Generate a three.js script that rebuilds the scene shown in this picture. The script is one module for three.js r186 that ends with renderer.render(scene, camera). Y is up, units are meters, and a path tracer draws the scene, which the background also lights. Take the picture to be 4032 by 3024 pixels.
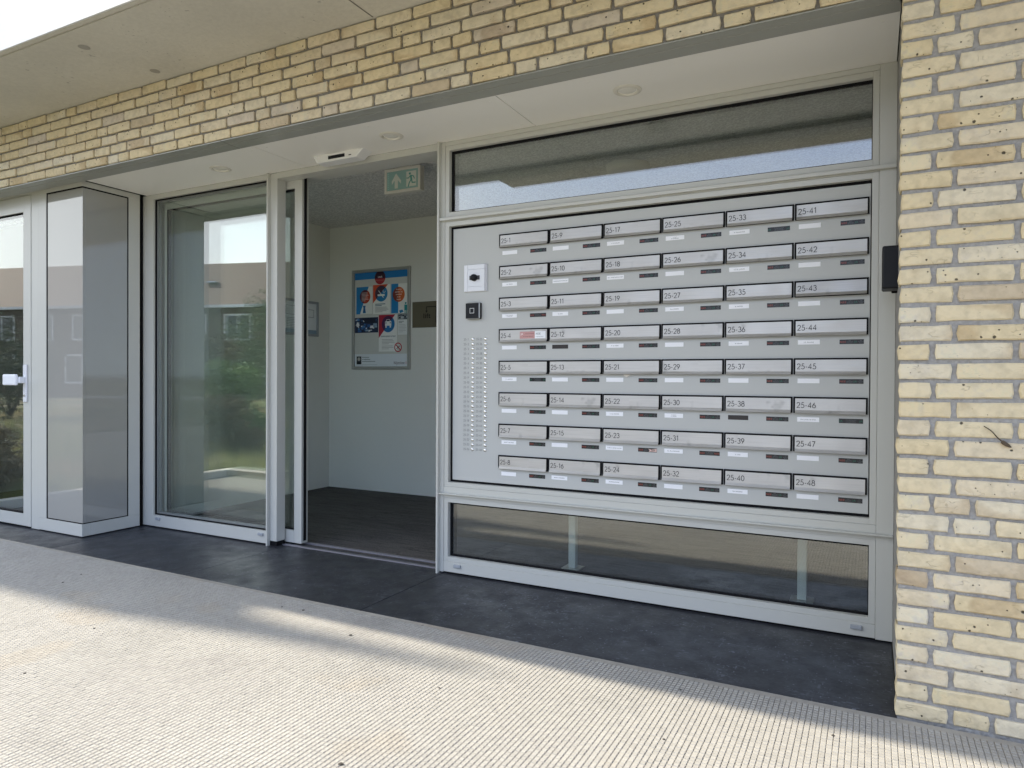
import * as THREE from 'three';
import { RoundedBoxGeometry } from 'three/addons/geometries/RoundedBoxGeometry.js';
import { mergeGeometries, toCreasedNormals } from 'three/addons/utils/BufferGeometryUtils.js';

// ---------------------------------------------------------------- camera, sky, sun, exposure
const scene = new THREE.Scene();
const camera = new THREE.PerspectiveCamera(57.82, 4032 / 3024, 0.05, 600);
camera.position.set(0, 1.129, 2.652);
camera.rotation.order = 'YXZ';
camera.rotation.set(THREE.MathUtils.degToRad(-0.463), THREE.MathUtils.degToRad(27.383), THREE.MathUtils.degToRad(0.288));
const renderer = new THREE.WebGLRenderer({ antialias: true });
renderer.toneMapping = THREE.LinearToneMapping;
renderer.toneMappingExposure = 2.0;
renderer.shadowMap.enabled = true;

// seeded helpers
let seed = 12345;
const rnd = () => { seed = (seed * 1664525 + 1013904223) >>> 0; return seed / 4294967296; };
const rr = (a, b) => a + (b - a) * rnd();
const clamp = (x, a = 0, b = 1) => Math.min(b, Math.max(a, x));
const smooth = (a, b, x) => { const t = clamp((x - a) / (b - a)); return t * t * (3 - 2 * t); };
const lerp = (a, b, t) => a + (b - a) * t;
const hash = (x, y, s) => { let h = (x * 374761393 + y * 668265263 + s * 982451653) | 0; h = Math.imul(h ^ (h >>> 13), 1274126177); return ((h ^ (h >>> 16)) >>> 0) / 4294967296; };
function vnoise(x, y, p, s) {             // value noise on a lattice that repeats every p cells
  const xi = Math.floor(x), yi = Math.floor(y), fx = x - xi, fy = y - yi;
  const u = fx * fx * (3 - 2 * fx), v = fy * fy * (3 - 2 * fy), w = (a) => ((a % p) + p) % p;
  const a = hash(w(xi), w(yi), s), b = hash(w(xi + 1), w(yi), s), c = hash(w(xi), w(yi + 1), s), d = hash(w(xi + 1), w(yi + 1), s);
  return a + (b - a) * u + (c - a) * v + (a - b - c + d) * u * v;
}
function fbm(u, v, p, oct, s) { let r = 0, a = 0.5, t = 0; for (let i = 0; i < oct; i++) { r += a * vnoise(u * p, v * p, p, s + i); t += a; a *= 0.5; p *= 2; } return r / t; }

const SUN = new THREE.Vector3(-0.8056, 0.5878, 0.0739).normalize();
{ // one computed sky: thin bright cloud on the sun's side, bluer away from it
  const W = 1024, H = 512, data = new Float32Array(W * H * 4), d = new THREE.Vector3();
  for (let j = 0; j < H; j++) for (let i = 0; i < W; i++) {
    const th = ((i + 0.5) / W - 0.5) * 2 * Math.PI, ph = ((j + 0.5) / H - 0.5) * Math.PI;
    d.set(Math.cos(ph) * Math.cos(th), Math.sin(ph), Math.cos(ph) * Math.sin(th));
    const up = Math.max(0, d.y), ang = Math.acos(clamp(d.dot(SUN), -1, 1));
    const hz = Math.pow(1 - up, 4);
    let r = lerp(0.33, 0.78, hz), g = lerp(0.50, 0.90, hz), b = lerp(0.96, 1.06, hz);
    const glow = Math.exp(-ang * ang / 0.55), wide = Math.exp(-ang * ang / 0.95);
    r += 0.62 * wide + 0.7 * glow; g += 0.52 * wide + 0.66 * glow; b += 0.20 * wide + 0.50 * glow;
    const k = 1 / (up + 0.16), cx = d.x * k * 0.11 + 0.37, cz = d.z * k * 0.17 + 0.61;
    let c = fbm(cx, cz, 6, 6, 71), c2 = fbm(cx * 1.0, cz * 1.0 + 0.5, 14, 4, 91);
    let cl = smooth(0.42, 0.68, c * 0.75 + c2 * 0.25) * (0.16 + 0.84 * wide);
    const cb = 1.1 + 1.0 * wide;
    r = lerp(r, cb, cl * 0.85); g = lerp(g, cb * 0.99, cl * 0.85); b = lerp(b, cb * 0.97, cl * 0.85);
    if (d.y < 0) { const t = smooth(0, -0.08, d.y); r = lerp(r, 0.25, t); g = lerp(g, 0.25, t); b = lerp(b, 0.22, t); }
    const o = (j * W + i) * 4; data[o] = r; data[o + 1] = g; data[o + 2] = b; data[o + 3] = 1;
  }
  const t = new THREE.DataTexture(data, W, H, THREE.RGBAFormat, THREE.FloatType);
  t.mapping = THREE.EquirectangularReflectionMapping; t.magFilter = t.minFilter = THREE.LinearFilter; t.needsUpdate = true;
  scene.background = t; scene.environment = t;
}
const sun = new THREE.DirectionalLight(new THREE.Color().setRGB(1, 0.93, 0.80), 4.4);
sun.position.copy(SUN).multiplyScalar(40).add(new THREE.Vector3(-2, 0, 0));
sun.target.position.set(-2, 0, 0); sun.castShadow = true; sun.shadow.radius = 1.4; sun.shadow.mapSize.set(4096, 4096);
Object.assign(sun.shadow.camera, { left: -16, right: 16, top: 16, bottom: -16, near: 1, far: 90 });
scene.add(sun, sun.target);

// ---------------------------------------------------------------- textures and materials
function dataTex(n, fn, srgb, tile = 1) {
  const a = new Uint8Array(n * n * 4), o = [0, 0, 0];
  for (let j = 0; j < n; j++) for (let i = 0; i < n; i++) {
    fn((i + 0.5) / n, (j + 0.5) / n, o); const k = (j * n + i) * 4;
    if (srgb) for (let q = 0; q < 3; q++) a[k + q] = 255 * clamp(Math.pow(clamp(o[q]), 1 / 2.2)); else a[k] = a[k + 1] = a[k + 2] = 255 * clamp(o[0]);
    a[k + 3] = 255;
  }
  const t = new THREE.DataTexture(a, n, n); t.wrapS = t.wrapT = THREE.RepeatWrapping; t.magFilter = THREE.LinearFilter; t.minFilter = THREE.LinearMipmapLinearFilter; t.generateMipmaps = true;
  if (srgb) t.colorSpace = THREE.SRGBColorSpace; t.repeat.set(1 / tile, 1 / tile); t.needsUpdate = true; return t;
}
const grey = (f) => (u, v, o) => { o[0] = o[1] = o[2] = f(u, v); };
const lin = (r, g, b) => new THREE.Color().setRGB(r, g, b);
const std = (p) => new THREE.MeshStandardMaterial(p);
const phy = (p) => new THREE.MeshPhysicalMaterial(p);

// brick: sandy cream with burnt patches, pits and drag marks (1 m tile)
const brickSpots = []; for (let i = 0; i < 260; i++) brickSpots.push([rnd(), rnd(), Math.pow(rnd(), 3) * 0.0045 + 0.0012, rnd()]);
const spotGrid = new Map(); brickSpots.forEach((s, i) => { const k = Math.floor(s[0] * 32) + ',' + Math.floor(s[1] * 32); (spotGrid.get(k) || spotGrid.set(k, []).get(k)).push(i); });
function spotAt(u, v) {
  let m = 0; const a = Math.floor(u * 32), b = Math.floor(v * 32);
  for (let i = -1; i < 2; i++) for (let j = -1; j < 2; j++) for (const q of spotGrid.get(((a + i + 32) % 32) + ',' + ((b + j + 32) % 32)) || []) {
    const s = brickSpots[q]; let dx = Math.abs(u - s[0]), dy = Math.abs(v - s[1]); dx = Math.min(dx, 1 - dx); dy = Math.min(dy, 1 - dy);
    const r = s[2] * (0.7 + 0.6 * vnoise(u * 300, v * 300, 300, 5)); m = Math.max(m, 1 - smooth(r * 0.6, r, Math.hypot(dx, dy)));
  }
  return m;
}
const crease = (u, v, p, s) => { const n = 0.6 * vnoise(u * p * 1, v * p * 4, p * 4, s) + 0.4 * vnoise(u * p * 4, v * p * 8, p * 8, s + 1); return (1 - smooth(0, 0.03, Math.abs(n - 0.5))) * smooth(0.45, 0.7, vnoise(u * p * 2, v * p * 4, p * 4, s + 2)); };
const brickMap = dataTex(1024, (u, v, o) => {
  const f = 0.6 * fbm(u, v, 60, 4, 3) + 0.4 * fbm(u, v, 24, 3, 7), big = fbm(u, v, 7, 3, 11), m = 0.70 + 0.52 * f;
  const burn = smooth(0.64, 0.80, big), pale = smooth(0.45, 0.25, big);
  const cr = crease(u, v, 16, 40) * smooth(0.5, 0.62, fbm(u, v, 9, 2, 50)), sp = spotAt(u, v);
  let r = m, g = m, b = m;
  r *= lerp(1, 0.80, burn); g *= lerp(1, 0.75, burn); b *= lerp(1, 0.70, burn);
  g *= lerp(1, 1.04, pale); b *= lerp(1, 1.2, pale);
  const dk = (1 - 0.22 * cr) * (1 - 0.85 * sp);
  o[0] = r * dk; o[1] = g * dk; o[2] = b * dk;
}, true);
const brickBump = dataTex(1024, grey((u, v) => 0.55 + 0.45 * (fbm(u, v, 26, 4, 21) - 0.5) + 0.3 * (fbm(u, v, 90, 3, 23) - 0.5) - 0.25 * crease(u, v, 16, 40) * smooth(0.5, 0.62, fbm(u, v, 9, 2, 50)) - 0.4 * spotAt(u, v)), false);
const brickTints = [[0.68, 0.575, 0.375], [0.665, 0.55, 0.34], [0.68, 0.595, 0.425], [0.56, 0.46, 0.31], [0.66, 0.56, 0.385], [0.60, 0.52, 0.40]];
const brickMats = brickTints.map((c) => std({ color: lin(...c), map: brickMap, bumpMap: brickBump, bumpScale: 0.006, roughness: 0.95 }));
const pickBrick = () => { const t = rnd(); return brickMats[t < 0.36 ? 0 : t < 0.60 ? 1 : t < 0.78 ? 2 : t < 0.82 ? 3 : t < 0.97 ? 4 : 5]; };
const mortarMap = dataTex(512, (u, v, o) => { const f = 0.75 + 0.45 * fbm(u, v, 50, 4, 31); o[0] = 0.33 * f; o[1] = 0.318 * f; o[2] = 0.295 * f; }, true, 0.5);
const mortarBump = dataTex(512, grey((u, v) => fbm(u, v, 40, 4, 33)), false, 0.5);
const mortarMat = std({ map: mortarMap, bumpMap: mortarBump, bumpScale: 0.006, roughness: 1 });
// concrete of slab and floor
const concMap = dataTex(1024, (u, v, o) => {
  const f = 0.86 + 0.18 * fbm(u, v, 5, 5, 41) + 0.10 * (fbm(u, v, 130, 2, 43) - 0.5) + 0.05 * (fbm(u * 1, v, 3, 6, 45) - 0.5);
  const pit = smooth(0.88, 0.92, vnoise(u * 150, v * 150, 150, 47)) * smooth(0.66, 0.75, fbm(u, v, 20, 2, 48));
  const d = f * (1 - 0.35 * pit); o[0] = 0.60 * d; o[1] = 0.575 * d; o[2] = 0.50 * d;
}, true, 2);
const concBump = dataTex(512, grey((u, v) => fbm(u, v, 60, 4, 49)), false, 1);
const slabMat = std({ map: concMap, bumpMap: concBump, bumpScale: 0.0015, roughness: 0.9 });
const fasciaMat = std({ color: lin(0.70, 0.70, 0.69), bumpMap: concBump, bumpScale: 0.0004, roughness: 0.85 });
const floorMap = dataTex(1024, (u, v, o) => {
  let f = 0.80 + 0.22 * fbm(u, v, 4, 5, 51) + 0.20 * (fbm(u, v, 200, 2, 53) - 0.5);
  const stain = smooth(0.60, 0.80, fbm(u, v, 9, 4, 55)), white = smooth(0.66, 0.82, fbm(u, v, 11, 3, 57)), rust = smooth(0.70, 0.80, fbm(u, v, 13, 3, 59));
  f *= 1 - 0.16 * stain; f = lerp(f, 1.08, white * 0.5);
  const sp = smooth(0.86, 0.9, vnoise(u * 150, v * 150, 150, 61)) * smooth(0.6, 0.7, fbm(u, v, 12, 2, 62)); f *= 1 - 0.45 * sp;
  o[0] = 0.385 * f; o[1] = lerp(0.358, 0.342, rust) * f; o[2] = lerp(0.305, 0.28, rust) * f;
}, true, 4);
const floorMat = std({ map: floorMap, bumpMap: concBump, bumpScale: 0.0012, roughness: 0.92 });
// dark threshold stone, worn, faint scratches
const stoneMap = dataTex(1024, (u, v, o) => {
  const f = fbm(u, v, 10, 5, 81), g = fbm(u, v, 160, 2, 83), w = smooth(0.56, 0.75, fbm(u, v, 26, 4, 85)), sc = smooth(0.74, 0.86, vnoise(u * 45, v * 190, 190, 87)) * smooth(0.5, 0.7, fbm(u, v, 18, 3, 84)) + smooth(0.78, 0.88, vnoise(u * 200, v * 60, 200, 82)) * smooth(0.55, 0.7, fbm(u, v, 14, 3, 80));
  const fl = smooth(0.84, 0.92, vnoise(u * 150, v * 150, 150, 86)) * smooth(0.45, 0.6, fbm(u, v, 30, 2, 88));
  const d = 0.012 + 0.010 * f + 0.022 * g + 0.010 * w * (0.4 + g) + 0.045 * sc + 0.10 * fl; o[0] = d * 0.92; o[1] = d * 1.0; o[2] = d * 1.20;
}, true, 1.3);
const stoneRough = dataTex(512, grey((u, v) => 0.26 + 0.36 * fbm(u, v, 14, 5, 89)), false, 1.3);
const stoneMat = phy({ map: stoneMap, roughnessMap: stoneRough, roughness: 1, specularIntensity: 0.7, bumpMap: concBump, bumpScale: 0.0006 });
const frameMat = std({ color: lin(0.545, 0.545, 0.495), roughness: 0.30 });
const lintelMat = std({ color: lin(0.30, 0.305, 0.275), roughness: 0.28 });
const panelMat = std({ color: lin(0.50, 0.51, 0.485), roughness: 0.42 });
const whiteTrim = std({ color: lin(0.74, 0.73, 0.70), roughness: 0.5 });
const soffitMat = std({ color: lin(0.90, 0.88, 0.82), roughness: 0.42 });
const rubber = phy({ color: lin(0.008, 0.008, 0.009), roughness: 0.85, specularIntensity: 0.35 });
const blackPlastic = phy({ color: lin(0.010, 0.011, 0.014), roughness: 0.45, specularIntensity: 0.5 });
const whitePlastic = std({ color: lin(0.78, 0.80, 0.83), roughness: 0.35 });
const greyPlastic = std({ color: lin(0.34, 0.36, 0.38), roughness: 0.5 });
const alu = std({ color: lin(0.62, 0.62, 0.60), metalness: 0.9, roughness: 0.35 });
const glass = phy({ color: lin(0.93, 0.97, 0.95), transmission: 1, thickness: 0, roughness: 0, ior: 2.15 });
const enamel = phy({ color: lin(0.34, 0.335, 0.305), roughness: 0.012, ior: 1.85, specularIntensity: 1 });
const steelMap = dataTex(512, (u, v, o) => { const s = 0.86 + 0.10 * fbm(u, v, 6, 3, 101) + 0.12 * (vnoise(u * 8, v * 256, 256, 103) - 0.5) - 0.22 * smooth(0.66, 0.8, fbm(u, v, 9, 4, 105)); o[0] = 0.60 * s; o[1] = 0.59 * s; o[2] = 0.565 * s; }, true, 0.8);
const steelRough = dataTex(512, grey((u, v) => 0.34 + 0.14 * vnoise(u * 8, v * 256, 256, 103) + 0.18 * fbm(u, v, 8, 3, 107)), false, 0.8);
const steelMat = std({ map: steelMap, roughnessMap: steelRough, roughness: 1, metalness: 0.75 });
const plaster = std({ color: lin(0.79, 0.78, 0.71), roughness: 0.9, bumpMap: concBump, bumpScale: 0.0008 });
const stippleBump = dataTex(512, grey((u, v) => smooth(0.35, 0.75, fbm(u, v, 70, 2, 111))), false, 0.7);
const stippleMap = dataTex(512, (u, v, o) => { const f = 0.64 + 0.22 * smooth(0.3, 0.75, fbm(u, v, 70, 2, 111)); o[0] = f; o[1] = f * 0.98; o[2] = f * 0.93; }, true, 0.7);
const stipple = std({ map: stippleMap, bumpMap: stippleBump, bumpScale: 0.003, roughness: 1 });
const carpetMap = dataTex(512, (u, v, o) => { const f = 0.62 + 0.5 * vnoise(u * 6, v * 40, 40, 121) + 0.6 * (fbm(u, v, 90, 2, 123) - 0.5) + 0.25 * (vnoise(u * 9, v * 140, 140, 127) - 0.5); o[0] = 0.092 * f; o[1] = 0.084 * f; o[2] = 0.073 * f; }, true, 0.9);
const carpetBump = dataTex(512, grey((u, v) => 0.6 * vnoise(u * 6, v * 40, 40, 121) + 0.4 * fbm(u, v, 120, 2, 125)), false, 0.9);
const carpet = std({ map: carpetMap, bumpMap: carpetBump, bumpScale: 0.004, roughness: 1 });

// ---------------------------------------------------------------- building helpers
const taken = new Set();
function numbered(n) { if (!taken.has(n)) { taken.add(n); return n; } let i = 1, s; do s = n + '_' + String(i++).padStart(3, '0'); while (taken.has(s)); taken.add(s); return s; }
function uvMetres(g, du = 0, dv = 0) {
  const p = g.attributes.position, n = g.attributes.normal, uv = new Float32Array(p.count * 2);
  for (let i = 0; i < p.count; i++) {
    const ax = Math.abs(n.getX(i)), ay = Math.abs(n.getY(i)), az = Math.abs(n.getZ(i));
    let u, v; if (ay >= ax && ay >= az) { u = p.getX(i); v = p.getZ(i); } else if (ax >= az) { u = p.getZ(i); v = p.getY(i); } else { u = p.getX(i); v = p.getY(i); }
    uv[2 * i] = u + du; uv[2 * i + 1] = v + dv;
  }
  g.setAttribute('uv', new THREE.BufferAttribute(uv, 2)); return g;
}
function box(x0, x1, y0, y1, z0, z1, r = 0.0015) {
  const w = Math.abs(x1 - x0), h = Math.abs(y1 - y0), d = Math.abs(z1 - z0);
  const rad = Math.min(r, w * 0.4, h * 0.4, d * 0.4);
  let g = r > 0 ? new RoundedBoxGeometry(w, h, d, 1, rad) : new THREE.BoxGeometry(w, h, d);
  if (g.index) g = g.toNonIndexed();
  g.translate((x0 + x1) / 2, (y0 + y1) / 2, (z0 + z1) / 2);
  return uvMetres(g);
}
const join = (a) => (a.length > 1 ? mergeGeometries(a) : a[0]);
function part(name, geo, mat, parent) {
  const m = new THREE.Mesh(Array.isArray(geo) ? join(geo) : geo, mat); m.name = name; m.castShadow = m.receiveShadow = true; parent.add(m); return m;
}
function thing(name, label, category, group, at = [0, 0, 0]) {
  const o = new THREE.Group(); o.name = numbered(name); o.position.set(...at); scene.add(o); o.userData = { label, category }; if (group) o.userData.group = group; return o;
}
function solo(name, geo, mat, label, category, group) {
  const m = part(numbered(name), geo, mat, scene); m.userData = { label, category }; if (group) m.userData.group = group; return m;
}
function struct(name, geo, mat) { const m = part(numbered(name), geo, mat, scene); m.userData.kind = 'structure'; return m; }
const ringBoxes = (x0, x1, y0, y1, w, zf, zb, r) => [box(x0, x0 + w, y0, y1, zb, zf, r), box(x1 - w, x1, y0, y1, zb, zf, r), box(x0 + w, x1 - w, y0, y0 + w, zb, zf, r), box(x0 + w, x1 - w, y1 - w, y1, zb, zf, r)];
function canvas(w, h, draw) { const c = document.createElement('canvas'); c.width = w; c.height = h; const g = c.getContext('2d'); draw(g, w, h); const t = new THREE.CanvasTexture(c); t.colorSpace = THREE.SRGBColorSpace; return t; }
function sheet(w, h, uv = [0, 0, 1, 1]) { // flat print, facing +z, centred
  const g = new THREE.PlaneGeometry(w, h), a = g.attributes.uv; for (let i = 0; i < 4; i++) a.setXY(i, lerp(uv[0], uv[2], a.getX(i)), lerp(uv[1], uv[3], a.getY(i))); return g;
}

// ---------------------------------------------------------------- ground
const F = -0.74;                                   // front of the recessed frames
{
  const pads = struct('concrete_terrace', [box(-6.5, 4, -0.3, 0, 0.004, 1.45, 0), box(-4.5, 4, -0.3, 0, 1.45, 10, 0)], floorMat);
  // cast anti-slip pads, 17.8 mm grid
  const p = 0.0178, top = 0.0066, bot = 0.0078, h = 0.0021, v = [];
  const q = [[-1, -1], [1, -1], [1, 1], [-1, 1]];
  const tri = (a, b, c) => v.push(...a, ...b, ...c);
  const T = q.map(([a, b]) => [a * top, h, b * top]), B = q.map(([a, b]) => [a * bot, 0, b * bot]);
  tri(T[0], T[2], T[1]); tri(T[0], T[3], T[2]);
  for (let i = 0; i < 4; i++) { const j = (i + 1) % 4; tri(B[i], T[i], T[j]); tri(B[i], T[j], B[j]); }
  const g = new THREE.BufferGeometry(); g.setAttribute('position', new THREE.Float32BufferAttribute(v, 3)); g.computeVertexNormals(); uvMetres(g);
  part('groove_bed', [box(-6.39, -4.45, -0.02, 0.001, 0.0375, 1.36, 0), box(-4.45, 1.08, -0.02, 0.001, 0.0375, 2.13, 0)], std({ color: lin(0.24, 0.222, 0.192), roughness: 1, bumpMap: concBump, bumpScale: 0.001 }), pads);
  const nx = Math.floor(7.5 / p), nz = Math.floor(2.1 / p);
  const im = new THREE.InstancedMesh(g, std({ color: lin(0.39, 0.366, 0.318), roughness: 0.92, bumpMap: concBump, bumpScale: 0.001 }), nx * nz);
  const m = new THREE.Matrix4(), c = new THREE.Color(); let k = 0;
  for (let i = 0; i < nx; i++) for (let j = 0; j < nz; j++) {
    const x = -6.4 + (i + 0.5) * p, z = 0.036 + (j + 0.5) * p;
    if (x < -4.45 && z > 1.38) continue;
    m.makeScale(1, 0.7 + 0.6 * hash(i, j, 3), 1); m.setPosition(x, 0.0009, z); im.setMatrixAt(k, m);
    const u = x / 4, w = z / 4;
    let f = 0.86 + 0.18 * fbm(u, w, 7, 5, 51) + 0.13 * (hash(i, j, 9) - 0.5);
    const stain = smooth(0.58, 0.78, fbm(u, w, 14, 4, 55)), white = smooth(0.62, 0.78, fbm(u, w, 16, 3, 57)), rust = smooth(0.66, 0.76, fbm(u, w, 12, 3, 59));
    f *= 1 - 0.08 * stain; f = lerp(f, 1.12, white * 0.3);
    c.setRGB(f, f * lerp(1, 0.965, rust), f * lerp(1, 0.92, rust)); im.setColorAt(k, c); k++;
  }
  im.count = k; im.name = 'anti_slip_pads'; im.userData.kind = 'stuff'; im.castShadow = im.receiveShadow = true; pads.add(im);

  const st = new THREE.Group(); st.name = numbered('stone_threshold'); st.userData.kind = 'structure'; scene.add(st);
  const xs = [-6.5, -6.05, -4.782, -3.477, -2.2, 0.084];
  for (let i = 0; i < xs.length - 1; i++) {
    const g = box(xs[i] + 0.0015, xs[i + 1] - 0.0015, -0.25, -0.001 + 0.0006 * (i % 2), -0.86, 0, 0.0015);
    uvMetres(g, i * 0.37, i * 0.21); part('paving_stone', g, stoneMat, st);
  }
  part('joint_filler', box(-6.5, 0.084, -0.25, -0.004, -0.85, 0.003, 0), std({ color: lin(0.22, 0.21, 0.19), roughness: 1 }), st);
}
// low kerb round the end of the terrace, lawn, road
{
  const kerbMat = std({ color: lin(0.62, 0.59, 0.51), roughness: 0.9, bumpMap: concBump, bumpScale: 0.002 });
  const k = new THREE.Group(); k.name = numbered('kerb'); k.userData.kind = 'structure'; scene.add(k);
  for (let i = 0; i < 3; i++) part('kerb_stone', box(-6.62, -6.5, -0.3, 0.075, -0.9 + i * 0.78, -0.125 + i * 0.78, 0.006), kerbMat, k);
  for (let i = 0; i < 2; i++) part('kerb_stone', box(-6.5 + i * 1.0, -5.505 + i * 1.0, -0.3, 0.075, 1.33, 1.45, 0.006), kerbMat, k);
  const gm = dataTex(512, (u, v, o) => { const f = fbm(u, v, 8, 5, 131), d = smooth(0.45, 0.7, fbm(u, v, 5, 3, 133)); const m = 0.5 + f; o[0] = lerp(0.11, 0.19, d) * m; o[1] = lerp(0.12, 0.15, d) * m; o[2] = lerp(0.045, 0.08, d) * m; }, true, 6);
  struct('lawn', box(-150, 150, -0.5, -0.06, -1.0, 150, 0), std({ map: gm, roughness: 1 }));
  struct('road', box(-90, 60, -0.2, -0.05, 24.5, 29.5, 0), std({ color: lin(0.30, 0.29, 0.27), roughness: 0.95 })).rotation.y = 0.26;
}

// ---------------------------------------------------------------- brick walls
function brickGeo(w, h, d, jag) {
  // outline of 10 points, worn and uneven; front ring set in, body runs back into the mortar
  const pt = [], hw = w / 2, hh = h / 2, j = () => rr(-jag, jag), e = 0.004;
  const nT = w > 0.13 ? 3 : 2;
  const top = []; for (let i = 0; i <= nT; i++) top.push([lerp(-hw + e, hw - e, i / nT) + (i && i < nT ? j() * 3 : 0), hh + j()]);
  const bot = []; for (let i = nT; i >= 0; i--) bot.push([lerp(-hw + e, hw - e, i / nT) + (i && i < nT ? j() * 3 : 0), -hh + j()]);
  pt.push(...top, [hw + j(), rr(-hh, hh) * 0.4], ...bot, [-hw + j(), rr(-hh, hh) * 0.4]);
  const n = pt.length, v = [], idx = [], z1 = -0.004, in_ = 0.0045;
  for (const [x, y] of pt) v.push(x, y, -d);
  for (const [x, y] of pt) v.push(x, y, z1 + rr(-0.001, 0.001));
  for (const [x, y] of pt) v.push(x - Math.sign(x) * in_ * (Math.abs(x) > hw * 0.8 ? 1 : 0.1), y - Math.sign(y) * in_ * (Math.abs(y) > hh * 0.6 ? 1 : 0.3), rr(-0.0012, 0.0012));
  for (let k = 0; k < 2; k++) for (let i = 0; i < n; i++) { const a = k * n + i, b = k * n + (i + 1) % n; idx.push(a, b + n, b, a, a + n, b + n); }
  const f = THREE.ShapeUtils.triangulateShape(pt.map(([x, y]) => new THREE.Vector2(x, y)), []);
  for (const t of f) { const ar = (pt[t[1]][0] - pt[t[0]][0]) * (pt[t[2]][1] - pt[t[0]][1]) - (pt[t[2]][0] - pt[t[0]][0]) * (pt[t[1]][1] - pt[t[0]][1]); const [a, b, c] = ar > 0 ? t : [t[0], t[2], t[1]]; idx.push(2 * n + a, 2 * n + b, 2 * n + c); }
  let g = new THREE.BufferGeometry(); g.setAttribute('position', new THREE.Float32BufferAttribute(v, 3)); g.setIndex(idx);
  g = toCreasedNormals(g.toNonIndexed(), 0.6); return uvMetres(g, rnd(), rnd());
}
const brickBank = {};
function brickOf(w) { const k = w.toFixed(3); const bank = brickBank[k] || (brickBank[k] = []); if (bank.length < (w > 0.18 ? 22 : 10)) { const g = brickGeo(w, 0.0500, 0.07, 0.0017); bank.push(g); return g; } return bank[Math.floor(rnd() * bank.length)]; }
const course = 0.0625;
const ZB = -0.085;                                 // face of the brick band, set back from the pier
function layBrick(parent, x0, w, yc, z = 0) {
  const b = part('brick', brickOf(w), pickBrick(), parent);
  b.position.set(x0 + w / 2 + rr(-0.001, 0.001), yc + rr(-0.0015, 0.0015), z + rr(-0.004, 0.003)); b.rotation.set(0, rr(-0.012, 0.012), rr(-0.008, 0.008));
  if (rnd() < 0.5) b.rotation.z += Math.PI;
}
{
  const pier = thing('brick_pier', 'cream brick pier standing on the concrete terrace beside the mailbox wall', 'brick wall');
  part('mortar', box(0.083, 3.0, -0.2, 2.9, -0.098, -0.010, 0), mortarMat, pier);
  for (let r = 0; r < 47; r++) {
    const y = 0.006 + (r + 0.5) * course - 0.003; if (y + 0.025 > 2.9) break;
    let x = 0.076 + rr(-0.003, 0.003), first = r % 2 ? 0.094 : 0.152;
    layBrick(pier, x, first, y); x += first + 0.0125;
    while (x < 0.78) { const w = rnd() < 0.13 ? 0.100 : 0.212; layBrick(pier, x, w, y); x += w + 0.0125; }
  }
  part('jamb_render', box(0.0865, 0.2, 0, 2.49, -0.9, -0.099, 0), std({ color: lin(0.30, 0.29, 0.27), roughness: 1 }), pier);
  const sp = thing('brick_spandrel', 'band of cream bricks above the entrance between soffit and balcony slab', 'brick wall');
  part('mortar', box(-7.2, 0.075, 2.468, 2.9045, -0.19, ZB - 0.015, 0), std({ map: mortarMap, color: lin(0.72, 0.69, 0.64), bumpMap: mortarBump, bumpScale: 0.006, roughness: 1 }), sp);
  const y0 = 2.4685; let prev = [];
  for (let r = 0; r < 7; r++) {
    let x = -6.35 + rr(0, 0.1); const joints = [];
    const y = y0 + (r + 0.5) * course - 0.001;
    while (x < 0.06) {
      let w = rnd() < 0.2 ? 0.100 : 0.212; const bad = (q) => prev.some((p) => Math.abs(p - (x + q + 0.005)) < 0.03);
      if (bad(w)) w = w > 0.15 ? 0.100 : 0.212; if (bad(w)) w = 0.152;
      if (x + w > 0.068) w = 0.068 - x; if (w < 0.04) break;
      layBrick(sp, x, Math.round(w * 250) / 250, y, ZB); x += w + 0.0115; joints.push(x - 0.006);
    }
    prev = joints;
  }
}
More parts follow.
